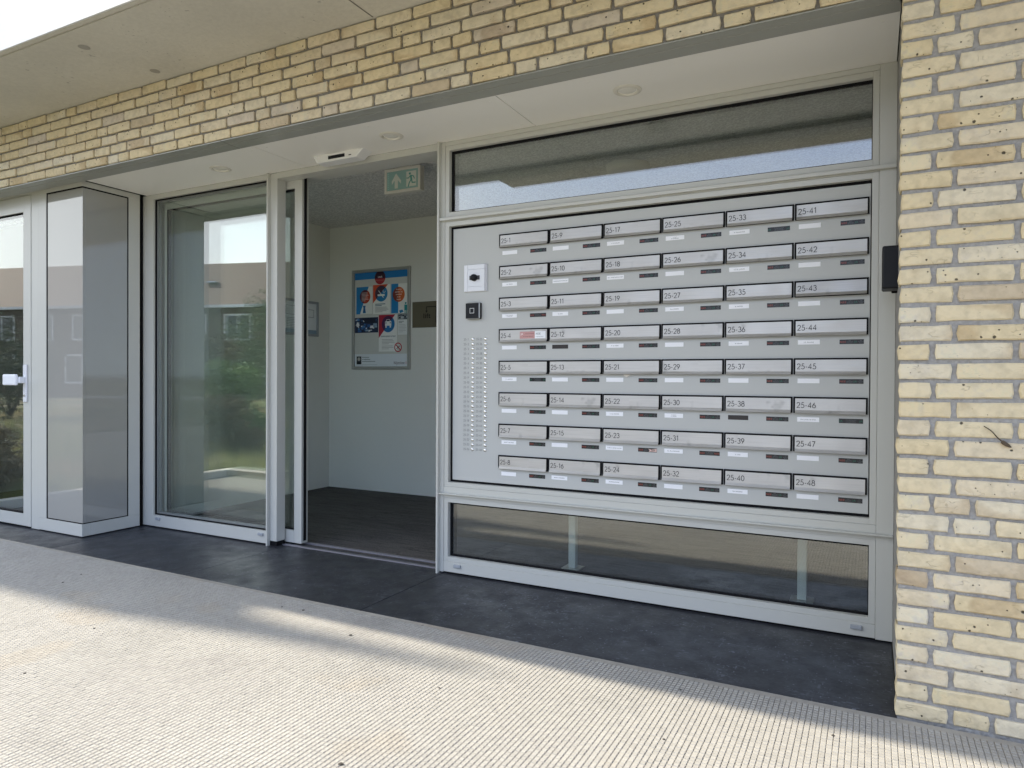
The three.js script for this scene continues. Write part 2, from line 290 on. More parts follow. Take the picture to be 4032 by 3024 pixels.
// ---------------------------------------------------------------- concrete slab over the terrace, and the storeys above it
{
  const s = thing('balcony_slab', 'pale concrete balcony slab projecting over the terrace above the brick band', 'balcony');
  part('soffit', [box(-14, -2.98, 2.905, 3.10, -0.2, 0.510, 0), box(-2.98, 3.2, 2.905, 3.10, -0.2, 1.506, 0)], slabMat, s);
  part('drip_edge', [box(-14, -2.98, 2.911, 3.098, 0.5105, 0.522, 0), box(-14, -2.98, 2.903, 3.098, 0.5225, 0.545, 0.003), box(-2.98, 3.2, 2.903, 3.098, 1.5065, 1.541, 0.003)], slabMat, s);
  part('fascia', [box(-14, -2.982, 2.904, 3.45, 0.5455, 0.556, 0.002), box(-2.981, 3.2, 2.904, 3.45, 1.5415, 1.552, 0.002), box(-2.991, -2.9815, 2.904, 3.45, 0.5565, 1.552, 0.002)], fasciaMat, s);
  for (const [x, z, r] of [[-3.79, 0.374, 0.030], [-3.715, 0.010, 0.028]]) {
    const c = new THREE.CircleGeometry(r, 28); c.rotateX(Math.PI / 2); c.translate(x, 2.9035, z); part('patch', uvMetres(c), std({ color: lin(0.34, 0.325, 0.285), roughness: 0.95 }), s);
  }
  part('slab_joint', box(-2.2, -2.194, 2.9025, 2.9045, -0.08, 1.5, 0), std({ color: lin(0.20, 0.19, 0.17), roughness: 1 }), s);
  // storeys above, out of the picture: they keep the sky off the terrace
  const up = thing('upper_storeys', 'brick upper storeys of the apartment building above the balcony slab', 'building');
  part('wall', box(-16, 9, 3.1005, 12, -9, -0.1, 0), std({ color: lin(0.46, 0.38, 0.24), roughness: 0.95 }), up);
  part('rear_wall', [box(-16, 9, -0.2, 3.1, -9, -8.8, 0), box(-16, -15.8, -0.2, 3.1, -8.8, -0.3, 0), box(8.8, 9, -0.2, 3.1, -8.8, -0.1, 0), box(3.0, 8.8, -0.2, 2.86, -0.3, -0.1, 0), box(-15.8, -7.6, -0.2, 2.86, -0.4, -0.2, 0)], std({ color: lin(0.46, 0.38, 0.24), roughness: 0.95 }), up);
  // balcony two storeys up, its tapered end reaches over the terrace
  const Hc = 7.0, ox = -1.3705 * Hc, oz = 0.1257 * Hc, sh = new THREE.Shape();
  [[-9, -0.4], [-3.1, -0.4], [-2.75, 0.33], [-1.35, 0.335], [-1.62, 0.395], [-2.9, 0.565], [-3.4, 0.64], [-9, 0.66]].forEach(([x, z], i) => i ? sh.lineTo(x + ox, z + oz) : sh.moveTo(x + ox, z + oz));
  const g = new THREE.ExtrudeGeometry(sh, { depth: 0.12, bevelEnabled: false }); g.rotateX(Math.PI / 2); g.translate(0, Hc + 0.12, 0);
  solo('upper_balcony', uvMetres(g), slabMat, 'thin concrete balcony with a tapered end on an upper storey', 'balcony');
}
// ---------------------------------------------------------------- lintel trim and white soffit
{
  const l = thing('lintel_trim', 'grey aluminium lintel trim under the brick band', 'trim');
  for (const [a, b] of [[-7.2, -3.283], [-3.279, 0.078]]) {
    part('front_strip', box(a, b, 2.461, 2.467, ZB - 0.058, ZB - 0.002, 0.001), lintelMat, l);
    part('rear_strip', box(a, b, 2.4595, 2.488, ZB - 0.140, ZB - 0.0585, 0.001), lintelMat, l);
  }
  const s = thing('entrance_soffit', 'white panelled soffit over the recessed entrance', 'soffit');
  const xs = [-4.87, -3.258, -1.622, 0.084];
  for (let i = 0; i < 3; i++) {
    const p = part('soffit_panel', box(xs[i] + 0.002, xs[i + 1] - 0.002, 2.49, 2.498, F - 0.004, -0.227, 0.001), soffitMat, s);
    for (let k = 0; k < 5; k++) for (const z of [-0.345, -0.69]) { const c = new THREE.CylinderGeometry(0.005, 0.005, 0.0016, 10); c.translate(lerp(xs[i] + 0.06, xs[i + 1] - 0.06, k / 4), 2.4893, z); part('screw', c, soffitMat, p); }
  }
  part('soffit_backing', box(-7.2, 0.084, 2.4985, 2.51, -0.9, -0.192, 0), rubber, s);
  part('bulkhead_strip', box(-7.2, -4.872, 2.49, 2.498, -0.27, -0.227, 0), soffitMat, s);
  for (const [x, which] of [[-1.036, 'above the mailbox wall'], [-2.413, 'beside the door sensor'], [-3.796, 'above the fixed side window']]) {
    const d = thing('downlight', 'round cream recessed downlight in the soffit ' + which, 'downlight', 'downlights in the soffit', [x, 2.49, -0.515]);
    const prof = [[0.046, 0.012], [0.046, -0.002], [0.050, -0.0075], [0.058, -0.0065], [0.066, -0.0035], [0.068, -0.0005]].map(([a, b]) => new THREE.Vector2(a, b));
    part('rim', new THREE.LatheGeometry(prof, 40), std({ color: lin(0.72, 0.69, 0.60), roughness: 0.4 }), d);
    const prof2 = [[0.0, -0.004], [0.02, -0.0036], [0.036, -0.002], [0.046, 0.002]].map(([a, b]) => new THREE.Vector2(a, b));
    part('diffuser', new THREE.LatheGeometry(prof2, 40), std({ color: lin(0.80, 0.78, 0.70), roughness: 0.25 }), d);
  }
  const r = thing('door_sensor', 'white motion sensor with dark lens on the soffit above the doorway', 'sensor', null, [-2.885, 2.49, -0.655]);
  const sh = new THREE.Shape(); sh.moveTo(-0.19, 0); sh.lineTo(-0.165, -0.036); sh.lineTo(0.135, -0.036); sh.lineTo(0.19, 0); sh.closePath();
  const g = new THREE.ExtrudeGeometry(sh, { depth: 0.07, bevelEnabled: true, bevelSize: 0.006, bevelThickness: 0.008, bevelSegments: 3 }); g.translate(0, -0.001, -0.03);
  part('housing', g, std({ color: lin(0.82, 0.82, 0.80), roughness: 0.35 }), r);
  part('lens', box(-0.075, 0.055, -0.031, -0.010, 0.040, 0.0505, 0.003), blackPlastic, r);
  part('indicator', box(0.085, 0.105, -0.028, -0.022, 0.040, 0.0495, 0.002), blackPlastic, r);
}

// ---------------------------------------------------------------- mailbox wall: frame, glazing, panel
function cap(parent, x, y) { part('drain_cap', box(x - 0.024, x + 0.024, y - 0.010, y + 0.010, F - 0.002, F + 0.010, 0.004), greyPlastic, parent); }
{
  const w = thing('mailbox_window_frame', 'grey aluminium frame holding the mailbox panel with glass above and below', 'window frame');
  part('jamb', box(-2.246, -2.200, 0.006, 2.489, F - 0.08, F, 0.0015), frameMat, w);
  part('jamb', box(0.020, 0.086, 0.006, 2.489, F - 0.07, F, 0.0015), frameMat, w);
  part('edge_fin', box(-2.2365, -2.2245, -0.001, 2.489, F + 0.0005, F + 0.026, 0.001), frameMat, w);
  part('head_rail', box(-2.199, 0.0195, 2.466, 2.489, F - 0.07, F, 0.0015), frameMat, w);
  part('transom', box(-2.199, 0.0195, 2.029, 2.057, F - 0.07, F, 0.0015), frameMat, w);
  part('transom', box(-2.199, 0.0195, 0.438, 0.502, F - 0.07, F, 0.0015), frameMat, w);
  part('sill_rail', box(-2.199, 0.0195, 0.010, 0.070, F - 0.07, F, 0.0015), frameMat, w);
  part('ledge', box(-2.222, 0.085, 2.034, 2.050, F + 0.0005, F + 0.022, 0.001), frameMat, w);
  part('ledge', box(-2.222, 0.085, 0.459, 0.466, F + 0.0005, F + 0.024, 0.001), frameMat, w);
  part('drip_gap', box(-2.199, 0.086, -0.001, 0.0095, F - 0.05, F - 0.012, 0), rubber, w);
  const open = [[2.0575, 2.4655, true], [0.5025, 2.0285, false], [0.0705, 0.4375, true]];
  for (const [a, b, gl] of open) {
    part('bead', ringBoxes(-2.1985, 0.019, a, b, 0.026, F - 0.003, F - 0.04, 0.001), frameMat, w);
    part('gasket', [box(-2.1725, -2.1605, a + 0.026, b - 0.026, F - 0.05, F - 0.0305, 0), box(-0.0105, -0.007, a + 0.026, b - 0.026, F - 0.05, F - 0.0305, 0), box(-2.1605, -0.0105, a + 0.026, a + 0.036, F - 0.05, F - 0.0305, 0), box(-2.1605, -0.0105, b - 0.038, b - 0.026, F - 0.05, F - 0.0305, 0)], rubber, w);
    if (gl) part('glass_pane', box(-2.17, -0.009, a + 0.028, b - 0.028, F - 0.058, F - 0.036, 0), glass, w);
  }
  cap(w, -2.104, 0.069 - 0.02); cap(w, -0.054, 0.069 - 0.02);
  // inner lining that closes the wall round the mailbox cabinet
  part('inner_rail', [box(-2.2, 0.09, 2.49, 2.9, -0.86, F - 0.02, 0)], frameMat, w);
}
// stroke lettering: polylines turned into flat ribbons
const arc = (cx, cy, rx, ry, a0, a1, n = 14) => { const r = []; for (let i = 0; i <= n; i++) { const t = THREE.MathUtils.degToRad(lerp(a0, a1, i / n)); r.push([cx + rx * Math.cos(t), cy + ry * Math.sin(t)]); } return r; };
const glyph = {
  0: [0.66, [arc(0.28, 0.5, 0.27, 0.5, 0, 360, 24)]], 1: [0.50, [[[0.06, 0.84], [0.27, 0.99], [0.27, 0]]]],
  2: [0.64, [[...arc(0.27, 0.72, 0.26, 0.27, 170, -38), [0.02, 0], [0.55, 0]]]], 3: [0.62, [arc(0.26, 0.75, 0.22, 0.24, 155, -90), arc(0.26, 0.26, 0.27, 0.26, 88, -155)]],
  4: [0.68, [[[0.44, 0], [0.44, 0.98], [0.01, 0.26], [0.58, 0.26]]]], 5: [0.64, [[[0.50, 0.99], [0.18, 0.99], [0.09, 0.55], ...arc(0.26, 0.31, 0.29, 0.31, 125, -150)]]],
  6: [0.64, [[[0.38, 0.99], [0.05, 0.43], ...arc(0.28, 0.29, 0.27, 0.29, 155, 515, 22)]]], 7: [0.58, [[[0.0, 0.99], [0.50, 0.99], [0.14, 0]]]],
  8: [0.64, [arc(0.27, 0.76, 0.21, 0.23, 0, 360, 20), arc(0.27, 0.27, 0.27, 0.27, 0, 360, 22)]], 9: [0.64, [[[0.16, 0.0], [0.50, 0.58], ...arc(0.27, 0.71, 0.27, 0.28, -25, 335, 22)]]],
  '-': [0.42, [[[0.05, 0.37], [0.30, 0.37]]]], ' ': [0.25, []],
};
function lettering(text, height, width, gap = 0.07) {
  const v = []; let x = 0, layer = 0;
  for (const ch of text) {
    const [adv, lines] = glyph[ch];
    for (const ln of lines) {
      const L = [], R = [], n = ln.length; layer++;
      const closed = Math.hypot(ln[0][0] - ln[n - 1][0], ln[0][1] - ln[n - 1][1]) < 1e-6;
      for (let i = 0; i < n; i++) {
        const a = i ? ln[i - 1] : closed ? ln[n - 2] : null, b = i < n - 1 ? ln[i + 1] : closed ? ln[1] : null, c = ln[i];
        const d1 = a ? [c[0] - a[0], c[1] - a[1]] : [b[0] - c[0], b[1] - c[1]], d2 = b ? [b[0] - c[0], b[1] - c[1]] : d1;
        const l1 = Math.hypot(...d1), l2 = Math.hypot(...d2), n1 = [-d1[1] / l1, d1[0] / l1], n2 = [-d2[1] / l2, d2[0] / l2];
        let mx = n1[0] + n2[0], my = n1[1] + n2[1]; const ml = Math.hypot(mx, my) || 1; mx /= ml; my /= ml; const k = Math.min(1.9, 1 / Math.max(0.3, mx * n1[0] + my * n1[1])) * width / 2;
        const px = (x + c[0]) * height, py = c[1] * height; L.push([px + mx * k, py + my * k]); R.push([px - mx * k, py - my * k]);
      }
      const z = (layer % 3) * 0.00008;
      for (let i = 0; i < n - 1; i++) v.push(...L[i], z, ...R[i], z, ...R[i + 1], z, ...L[i], z, ...R[i + 1], z, ...L[i + 1], z);
    }
    x += adv + gap;
  }
  const g = new THREE.BufferGeometry(); g.setAttribute('position', new THREE.Float32BufferAttribute(v, 3)); g.computeVertexNormals(); return g;
}
const ink = std({ color: lin(0.022, 0.022, 0.024), roughness: 0.6 });
const inkGrey = std({ color: lin(0.10, 0.105, 0.11), roughness: 0.6 });
{
  const Z = -0.770;
  const p = thing('letterbox_bank', 'grey mailbox panel with forty eight steel flaps and a column of doorbells', 'mailboxes');
  part('face_plate', box(-2.1595, -0.0110, 0.5405, 1.9895, Z - 0.012, Z, 0.002), panelMat, p);
  // names on the tags, as far as they can be read
  const names = { 2: 'A.R. DREWA', 3: 'F. BUISTERWEGEL|F. ENGELSTRA', 5: 'E.I. ANDREAE', 7: 'GARRET GALEMUK', 10: 'DOMINIQUE PETERSUM', 11: 'R.J. KAN', 16: 'MARCEL REMMEN', 17: 'D. VD WELDE', 18: 'M.D. MARTSZEEM KAMP', 20: 'P. vd. DIMD', 22: 'E. van EURDEN', 23: 'CHRIS & NORA VALOM', 24: 'NORMAN BOOM', 25: 'J. HILT|B. KOEMEIJER', 27: 'Ron LENDEN', 30: 'P. NOEST|G. ZWIERS', 31: 'B.J. BLAUWENDRE', 33: 'R. Kloosterhuis', 34: 'G.D.M. JANSEN', 35: 'B. KAPPEN', 36: 'M. Moroff', 39: 'D. Laan', 40: 'Rick MANNES', 44: 'J.D. Noordzij', 46: 'Elmi (A.M.) de Vries' };
  const keys = Object.keys(names).map(Number), cw = 256, ch = 64, cols = 8, rows = 8;
  const tagTex = canvas(cw * cols, ch * rows, (g, W, H) => {
    g.fillStyle = '#f2f3f4'; g.fillRect(0, 0, W, H);
    keys.forEach((k, i) => { const x = (i % cols) * cw, y = Math.floor(i / cols) * ch, ls = names[k].split('|'); g.fillStyle = '#555a60'; g.textAlign = 'center'; g.textBaseline = 'middle'; g.font = (ls.length > 1 ? 17 : 21) + 'px sans-serif'; ls.forEach((t, q) => g.fillText(t, x + cw / 2, y + ch / 2 + (q - (ls.length - 1) / 2) * 20, cw - 20)); });
  });
  const tagMat = std({ map: tagTex, roughness: 0.4 }), tagBlack = std({ color: lin(0.025, 0.02, 0.018), roughness: 0.5 });
  const stickTex = canvas(1024, 512, (g) => {
    const one = (x, y, L, R) => {
      g.fillStyle = '#0d0f12'; g.fillRect(x, y, 512, 128); const red = '#8e3f35', grn = '#1f5a48';
      g.textBaseline = 'middle'; g.textAlign = 'left'; g.font = 'bold 74px sans-serif';
      g.fillStyle = L === 'NEE' ? red : grn; g.fillText(L, x + 8, y + 66, 132);
      g.fillStyle = R === 'NEE' ? red : grn; if (L === R) { g.textAlign = 'right'; g.fillText(R, x + 504, y + 66, 132); g.textAlign = 'left'; } else g.fillText(R, x + 300, y + 66, 100);
      g.fillStyle = '#83888c'; g.font = '24px sans-serif'; g.textAlign = 'center';
      if (L === R) { g.fillText(L === 'NEE' ? 'Geen ongeadresseerd' : 'Wel ongeadresseerd', x + 256, y + 34, 220); g.fillText('reclamedrukwerk', x + 256, y + 66, 200); g.fillText('huis-aan-huisbladen', x + 256, y + 98, 220); }
      else { g.fillText('Geen', x + 214, y + 30); g.fillText('ongeadresseerd', x + 214, y + 64, 140); g.fillText('reclamedrukwerk', x + 214, y + 98, 140); g.fillText('Wel', x + 450, y + 30); g.fillText('huis-aan-huis', x + 450, y + 64, 116); g.fillText('bladen', x + 450, y + 98); }
    };
    one(0, 0, 'NEE', 'JA'); one(512, 0, 'JA', 'JA'); one(0, 128, 'NEE', 'NEE'); one(512, 128, 'NEE', 'JA');
    g.fillStyle = '#d9b9ae'; g.beginPath(); g.moveTo(790, 150); g.lineTo(860, 172); g.lineTo(1018, 140); g.lineTo(1018, 246); g.lineTo(880, 232); g.lineTo(800, 244); g.lineTo(830, 200); g.fill();
    g.fillStyle = '#2a2020'; g.font = 'bold 60px sans-serif'; g.textAlign = 'center'; g.fillText('NEE', 925, 194, 110);
    g.fillStyle = '#c0938f'; g.fillRect(0, 256, 300, 128); g.fillStyle = '#f0e6e4'; g.font = 'bold 46px sans-serif'; g.textAlign = 'left'; g.fillText('JA', 20, 300); g.fillStyle = '#4a2624'; g.font = '22px sans-serif'; g.fillText('huis-aan-huisbladen', 108, 296, 180); g.fillText('en kranten welkom', 70, 346, 200);
    g.fillStyle = '#eceff0'; g.fillRect(300, 256, 212, 128); g.fillStyle = '#666d72'; g.font = 'bold 48px serif'; g.fillText('NEE', 316, 300); g.font = '20px sans-serif'; g.fillText('reclamedrukwerk', 316, 350, 180);
  });
  const stickMat = std({ map: stickTex, roughness: 0.35 });
  const prof = new THREE.Shape(); // section of a flap: flat face, lip kicked out along the bottom
  [[0, 0.0035], [0.0065, 0.0045], [0.0075, -0.049], [0.0165, -0.0625], [0.0145, -0.064], [0.004, -0.050]].forEach(([z, y], i) => i ? prof.lineTo(z, y) : prof.moveTo(z, y));
  const flapW = 0.2876, fg = new THREE.ExtrudeGeometry(prof, { depth: flapW, bevelEnabled: false }); fg.rotateY(-Math.PI / 2); fg.scale(-1, 1, 1);
  { const ix = fg.index; const a = fg.attributes.position; if (!ix) for (let i = 0; i < a.count; i += 3) for (const at of [fg.attributes.position, fg.attributes.normal, fg.attributes.uv]) { const s = at.itemSize; for (let k = 0; k < s; k++) { const t = at.array[(i + 1) * s + k]; at.array[(i + 1) * s + k] = at.array[(i + 2) * s + k]; at.array[(i + 2) * s + k] = t; } } fg.computeVertexNormals(); }
  fg.computeBoundingBox(); fg.translate(-fg.boundingBox.min.x, 0, 0);
  const flapVariants = []; for (let i = 0; i < 12; i++) flapVariants.push(uvMetres(fg.clone(), rnd() * 3, rnd() * 3));
  const rimG = mergeGeometries([box(-0.001, 0.301, -0.0065, 0.001, 0, 0.0115, 0.0008), box(-0.001, 0.0058, -0.064, -0.0065, 0, 0.0115, 0.0008), box(0.2942, 0.301, -0.064, -0.0065, 0, 0.0115, 0.0008), box(-0.001, 0.301, -0.073, -0.064, 0, 0.0105, 0.0008), box(0.0058, 0.2942, -0.064, -0.0065, 0, 0.0025, 0)]);
  for (let c = 0; c < 6; c++) for (let r = 0; r < 8; r++) {
    const n = c * 8 + r + 1, x = -1.851 + c * 0.30667, y = 1.929 - r * 0.17563;
    const rim = part('slot_rim', rimG, rubber, p); rim.position.set(x, y, Z);
    const fl = part('mailbox_flap', flapVariants[(n * 5) % 12], steelMat, p); fl.position.set(x + 0.0062, y - 0.0105, Z + 0.0042);
    if (n === 43) { fl.rotation.x = -0.16; fl.userData.label = 'mailbox flap standing slightly open'; }
    const num = part('number', lettering('25-' + n, 0.0238, 0.0030, 0.09), ink, fl); num.position.set(0.0075, -0.0378, 0.00775);
    const tagW = 0.0925, tagH = 0.0215, ki = keys.indexOf(n);
    let uv = [0.9, 0.02, 0.99, 0.05]; if (ki >= 0) { const u0 = (ki % cols) / cols, v1 = 1 - Math.floor(ki / cols) / rows; uv = [u0, v1 - 1 / rows, u0 + 1 / cols, v1]; }
    const tg = box(0, tagW, -tagH, 0, 0, 0.0012, 0); tg.dispose();
    const plate = part('name_plate', box(0, tagW, -tagH, 0, 0, 0.001, 0.0004), n === 12 || n === 38 ? tagBlack : std0(), p); plate.position.set(x + 0.0145, y - 0.0915, Z + 0.0001);
    if (n !== 12 && n !== 38) { const s = part('name_print', sheet(tagW - 0.001, tagH - 0.001, uv), tagMat, plate); s.position.set(tagW / 2, -tagH / 2, 0.0012); }
    const v = [5, 33, 46].includes(n) ? [0.5, 0.75, 1, 1] : [3, 31].includes(n) ? [0, 0.5, 0.5, 0.75] : n === 23 ? [0.5, 0.5, 1, 0.75] : [0, 0.75, 0.5, 1];
    const s = part('mail_sticker', sheet(0.097, 0.0205, v), stickMat, p); s.position.set(x + 0.2355, y - 0.1035, Z + 0.0006);
    if (n === 4) { const q = part('advert_sticker', sheet(0.155, 0.0385, [0, 0.25, 0.5, 0.5]), stickMat, fl); q.position.set(0.203, -0.0255, 0.0082); }
  }
  // doorbells: two rows of 24 domed buttons with engraved numbers
  const dome = new THREE.LatheGeometry([[0, 0.0062], [0.004, 0.0058], [0.0075, 0.0043], [0.0098, 0.0018], [0.0106, 0]].map(([a, b]) => new THREE.Vector2(a, b)).reverse(), 20); dome.rotateX(Math.PI / 2);
  const bellMat = std({ color: lin(0.78, 0.77, 0.73), metalness: 0.85, roughness: 0.22 });
  const txt = [];
  for (let c = 0; c < 2; c++) for (let r = 0; r < 24; r++) {
    const x = c ? -1.942 : -2.025, y = 1.351 - r * 0.02735, n = c * 24 + r + 1;
    const b = part('doorbell_button', dome, bellMat, p); b.position.set(x, y, Z + 0.0003);
    const t = lettering('25-' + (n < 10 ? ' ' : '') + n, 0.0115, 0.0013, 0.10); t.translate(x - 0.060, y - 0.0058, Z + 0.0008); txt.push(t);
  }
  part('bell_numbers', mergeGeometries(txt), inkGrey, p);
  // leaflet corner poking from a flap
  const lf = new THREE.Shape(); lf.moveTo(0, 0); lf.lineTo(0.052, 0); lf.lineTo(0.036, -0.011); lf.lineTo(0.022, -0.020); lf.lineTo(0.010, -0.013); lf.closePath();
  const leaf = solo('leaflet', (() => { const g = new THREE.ExtrudeGeometry(lf, { depth: 0.0012, bevelEnabled: false }); g.translate(-1.851 + 2 * 0.30667 + 0.105, 1.929 - 4 * 0.17563 - 0.069, Z + 0.010); return g; })(), std({ color: lin(0.72, 0.66, 0.56), roughness: 0.8 }), 'crumpled paper corner poking out under a steel mailbox flap', 'paper');
  leaf.rotation.x = 0;

  const ks = thing('key_switch', 'white square key switch with a black knob mounted on the mailbox panel', 'switch', null, [-2.005, 1.698, Z]);
  part('base_plate', box(-0.075, 0.075, -0.077, 0.077, 0.0003, 0.008, 0.002), whitePlastic, ks);
  part('side_strip', box(-0.0735, -0.050, -0.0755, 0.0755, 0.0083, 0.013, 0.002), whitePlastic, ks);
  part('side_strip', box(0.062, 0.0735, -0.0755, 0.0755, 0.0083, 0.011, 0.002), std({ color: lin(0.5, 0.5, 0.52), roughness: 0.4 }), ks);
  part('cover', box(-0.049, 0.061, -0.0755, -0.0495, 0.0083, 0.0125, 0.0012), whitePlastic, ks);
  part('cover', box(-0.049, 0.061, -0.0485, 0.0485, 0.0083, 0.0128, 0.0012), whitePlastic, ks);
  part('cover', box(-0.049, 0.061, 0.0495, 0.0755, 0.0083, 0.0125, 0.0012), whitePlastic, ks);
  const kn = new THREE.LatheGeometry([[0, 0.026], [0.010, 0.0245], [0.017, 0.020], [0.0195, 0.012], [0.0195, 0]].map(([a, b]) => new THREE.Vector2(a, b)).reverse(), 28); kn.rotateX(Math.PI / 2); kn.translate(-0.004, 0.001, 0.0129);
  part('knob', kn, blackPlastic, ks);
  part('knob_plate', box(-0.036, 0.030, -0.011, 0.013, 0.0129, 0.016, 0.002), std({ color: lin(0.05, 0.05, 0.055), roughness: 0.5 }), ks);
  const cr = thing('card_reader', 'small black card reader with silver rim under the key switch', 'card reader', null, [-2.014, 1.511, Z]);
  part('back_case', new RoundedBoxGeometry(0.094, 0.092, 0.014, 3, 0.006).translate(0.001, 0, 0.0073), blackPlastic, cr);
  part('rim', new RoundedBoxGeometry(0.092, 0.092, 0.014, 3, 0.006).translate(0, 0, 0.0215), alu, cr);
  part('face', new RoundedBoxGeometry(0.086, 0.086, 0.005, 3, 0.0024).translate(0, 0, 0.0275), blackPlastic, cr);
  part('emblem', ringBoxes(-0.0155, 0.0135, -0.015, 0.015, 0.0032, 0.0308, 0.0298, 0.0003), std({ color: lin(0.55, 0.55, 0.53), roughness: 0.4 }), cr);
  // cabinet behind the panel, seen from under through the lower glass
  const cab = thing('mailbox_cabinet', 'grey mailbox cabinet on two posts behind the mailbox panel', 'cabinet');
  part('body', box(-1.93, -0.02, 0.50, 2.0, -1.21, Z - 0.02, 0.004), std({ color: lin(0.55, 0.56, 0.55), roughness: 0.5 }), cab);
  for (const x of [-1.573, -0.310]) { const l = part('leg', box(x - 0.022, x + 0.022, 0.008, 0.4995, -1.21, -1.166, 0.003), std({ color: lin(0.62, 0.66, 0.64), roughness: 0.45 }), cab); part('foot_plate', box(x - 0.055, x + 0.055, 0.0005, 0.0078, -1.24, -1.136, 0.001), alu, l); }
}
function std0() { return std0.m || (std0.m = std({ color: lin(0.80, 0.81, 0.82), roughness: 0.45 })); }
// ---------------------------------------------------------------- black box on the pier's inner edge
{
  const b = thing('wall_box', 'black plastic wall box beside the mailbox frame against the brick pier', 'box', null, [0.066, 1.572, -0.5]);
  part('case', new RoundedBoxGeometry(0.07, 0.168, 0.12, 3, 0.008).translate(0, 0, 0), blackPlastic, b);
  part('bracket', box(0.0, 0.022, -0.09, 0.09, -0.07, -0.045, 0.003), rubber, b);
}
// ---------------------------------------------------------------- sliding entrance: side window, post, door leaf, head
{
  const w = thing('side_window', 'tall fixed side window with grey frame beside the open doorway', 'window');
  part('frame', [box(-4.907, -4.789, 0.008, 2.489, F - 0.06, F, 0.0015), box(-4.788, -3.592, 0.008, 0.092, F - 0.06, F, 0.0015), box(-4.788, -3.592, 2.453, 2.489, F - 0.06, F, 0.0015)], frameMat, w);
  part('gasket', [...ringBoxes(-4.787, -3.592, 0.0925, 2.4525, 0.007, F - 0.016, F - 0.05, 0)], rubber, w);
  part('bead', ringBoxes(-4.779, -3.60, 0.100, 2.445, 0.012, F - 0.026, F - 0.056, 0.001), std({ color: lin(0.20, 0.21, 0.20), roughness: 0.5 }), w);
  part('glass_pane', box(-4.775, -3.60, 0.104, 2.441, F - 0.054, F - 0.030, 0), glass, w);
  part('post', box(-3.5905, -3.525, 0.03, 2.489, F - 0.08, F - 0.004, 0.002), frameMat, w);
  part('post_fin', box(-3.597, -3.584, -0.001, 2.489, F - 0.0035, F + 0.022, 0.001), frameMat, w);
  part('post_foot', box(-3.589, -3.527, -0.0008, 0.0295, F - 0.079, F - 0.006, 0.001), rubber, w);
  part('drip_gap', box(-4.9, -3.6, -0.0008, 0.0075, F - 0.05, F - 0.012, 0), rubber, w);
  cap(w, -4.727, 0.067); cap(w, -3.665, 0.067);
  part('corner_seal', box(-4.942, -4.9075, 0, 2.489, F - 0.05, F + 0.012, 0), rubber, w);

  const d = thing('sliding_door', 'glazed sliding door leaf pushed open behind the side window', 'door');
  const z0 = -0.892, z1 = -0.832;
  part('stile', box(-4.856, -4.776, 0.012, 2.478, z0, z1, 0.002), frameMat, d);
  part('stile', box(-3.456, -3.390, 0.012, 2.478, z0, z1, 0.002), frameMat, d);
  part('bottom_rail', box(-4.7755, -3.4565, 0.012, 0.096, z0, z1, 0.002), frameMat, d);
  part('top_rail', box(-4.7755, -3.4565, 2.40, 2.478, z0, z1, 0.002), frameMat, d);
  part('gasket', ringBoxes(-4.775, -3.457, 0.0965, 2.3995, 0.006, z1 - 0.014, z0 + 0.014, 0), rubber, d);
  part('glass_pane', box(-4.772, -3.46, 0.10, 2.397, z0 + 0.02, z1 - 0.02, 0), glass, d);
  part('edge_seal', box(-3.3895, -3.384, 0.03, 2.47, z0 + 0.02, z1 - 0.018, 0.001), rubber, d);
  const h = thing('entrance_header', 'grey aluminium header casing over the open doorway', 'door frame');
  part('casing', box(-3.524, -2.247, 2.450, 2.489, F - 0.088, F - 0.001, 0.002), frameMat, h);
  part('operator_box', box(-5.0, -2.247, 2.482, 2.62, -0.99, F - 0.0895, 0.003), frameMat, h);
  part('track_slot', box(-3.52, -2.25, 2.4795, 2.4815, -0.9, -0.83, 0), rubber, h);
  part('inner_wall', box(-7.6, -2.2, 2.49, 2.9, -0.83, -0.81, 0), plaster, h);
  const t = thing('door_threshold', 'low metal threshold track across the doorway on dark stone', 'threshold');
  part('track', [box(-3.52, -2.248, -0.001, 0.006, -0.815, -0.79, 0.001), box(-3.52, -2.248, -0.001, 0.009, -0.91, -0.885, 0.001)], std({ color: lin(0.30, 0.29, 0.32), metalness: 0.6, roughness: 0.45 }), t);
}
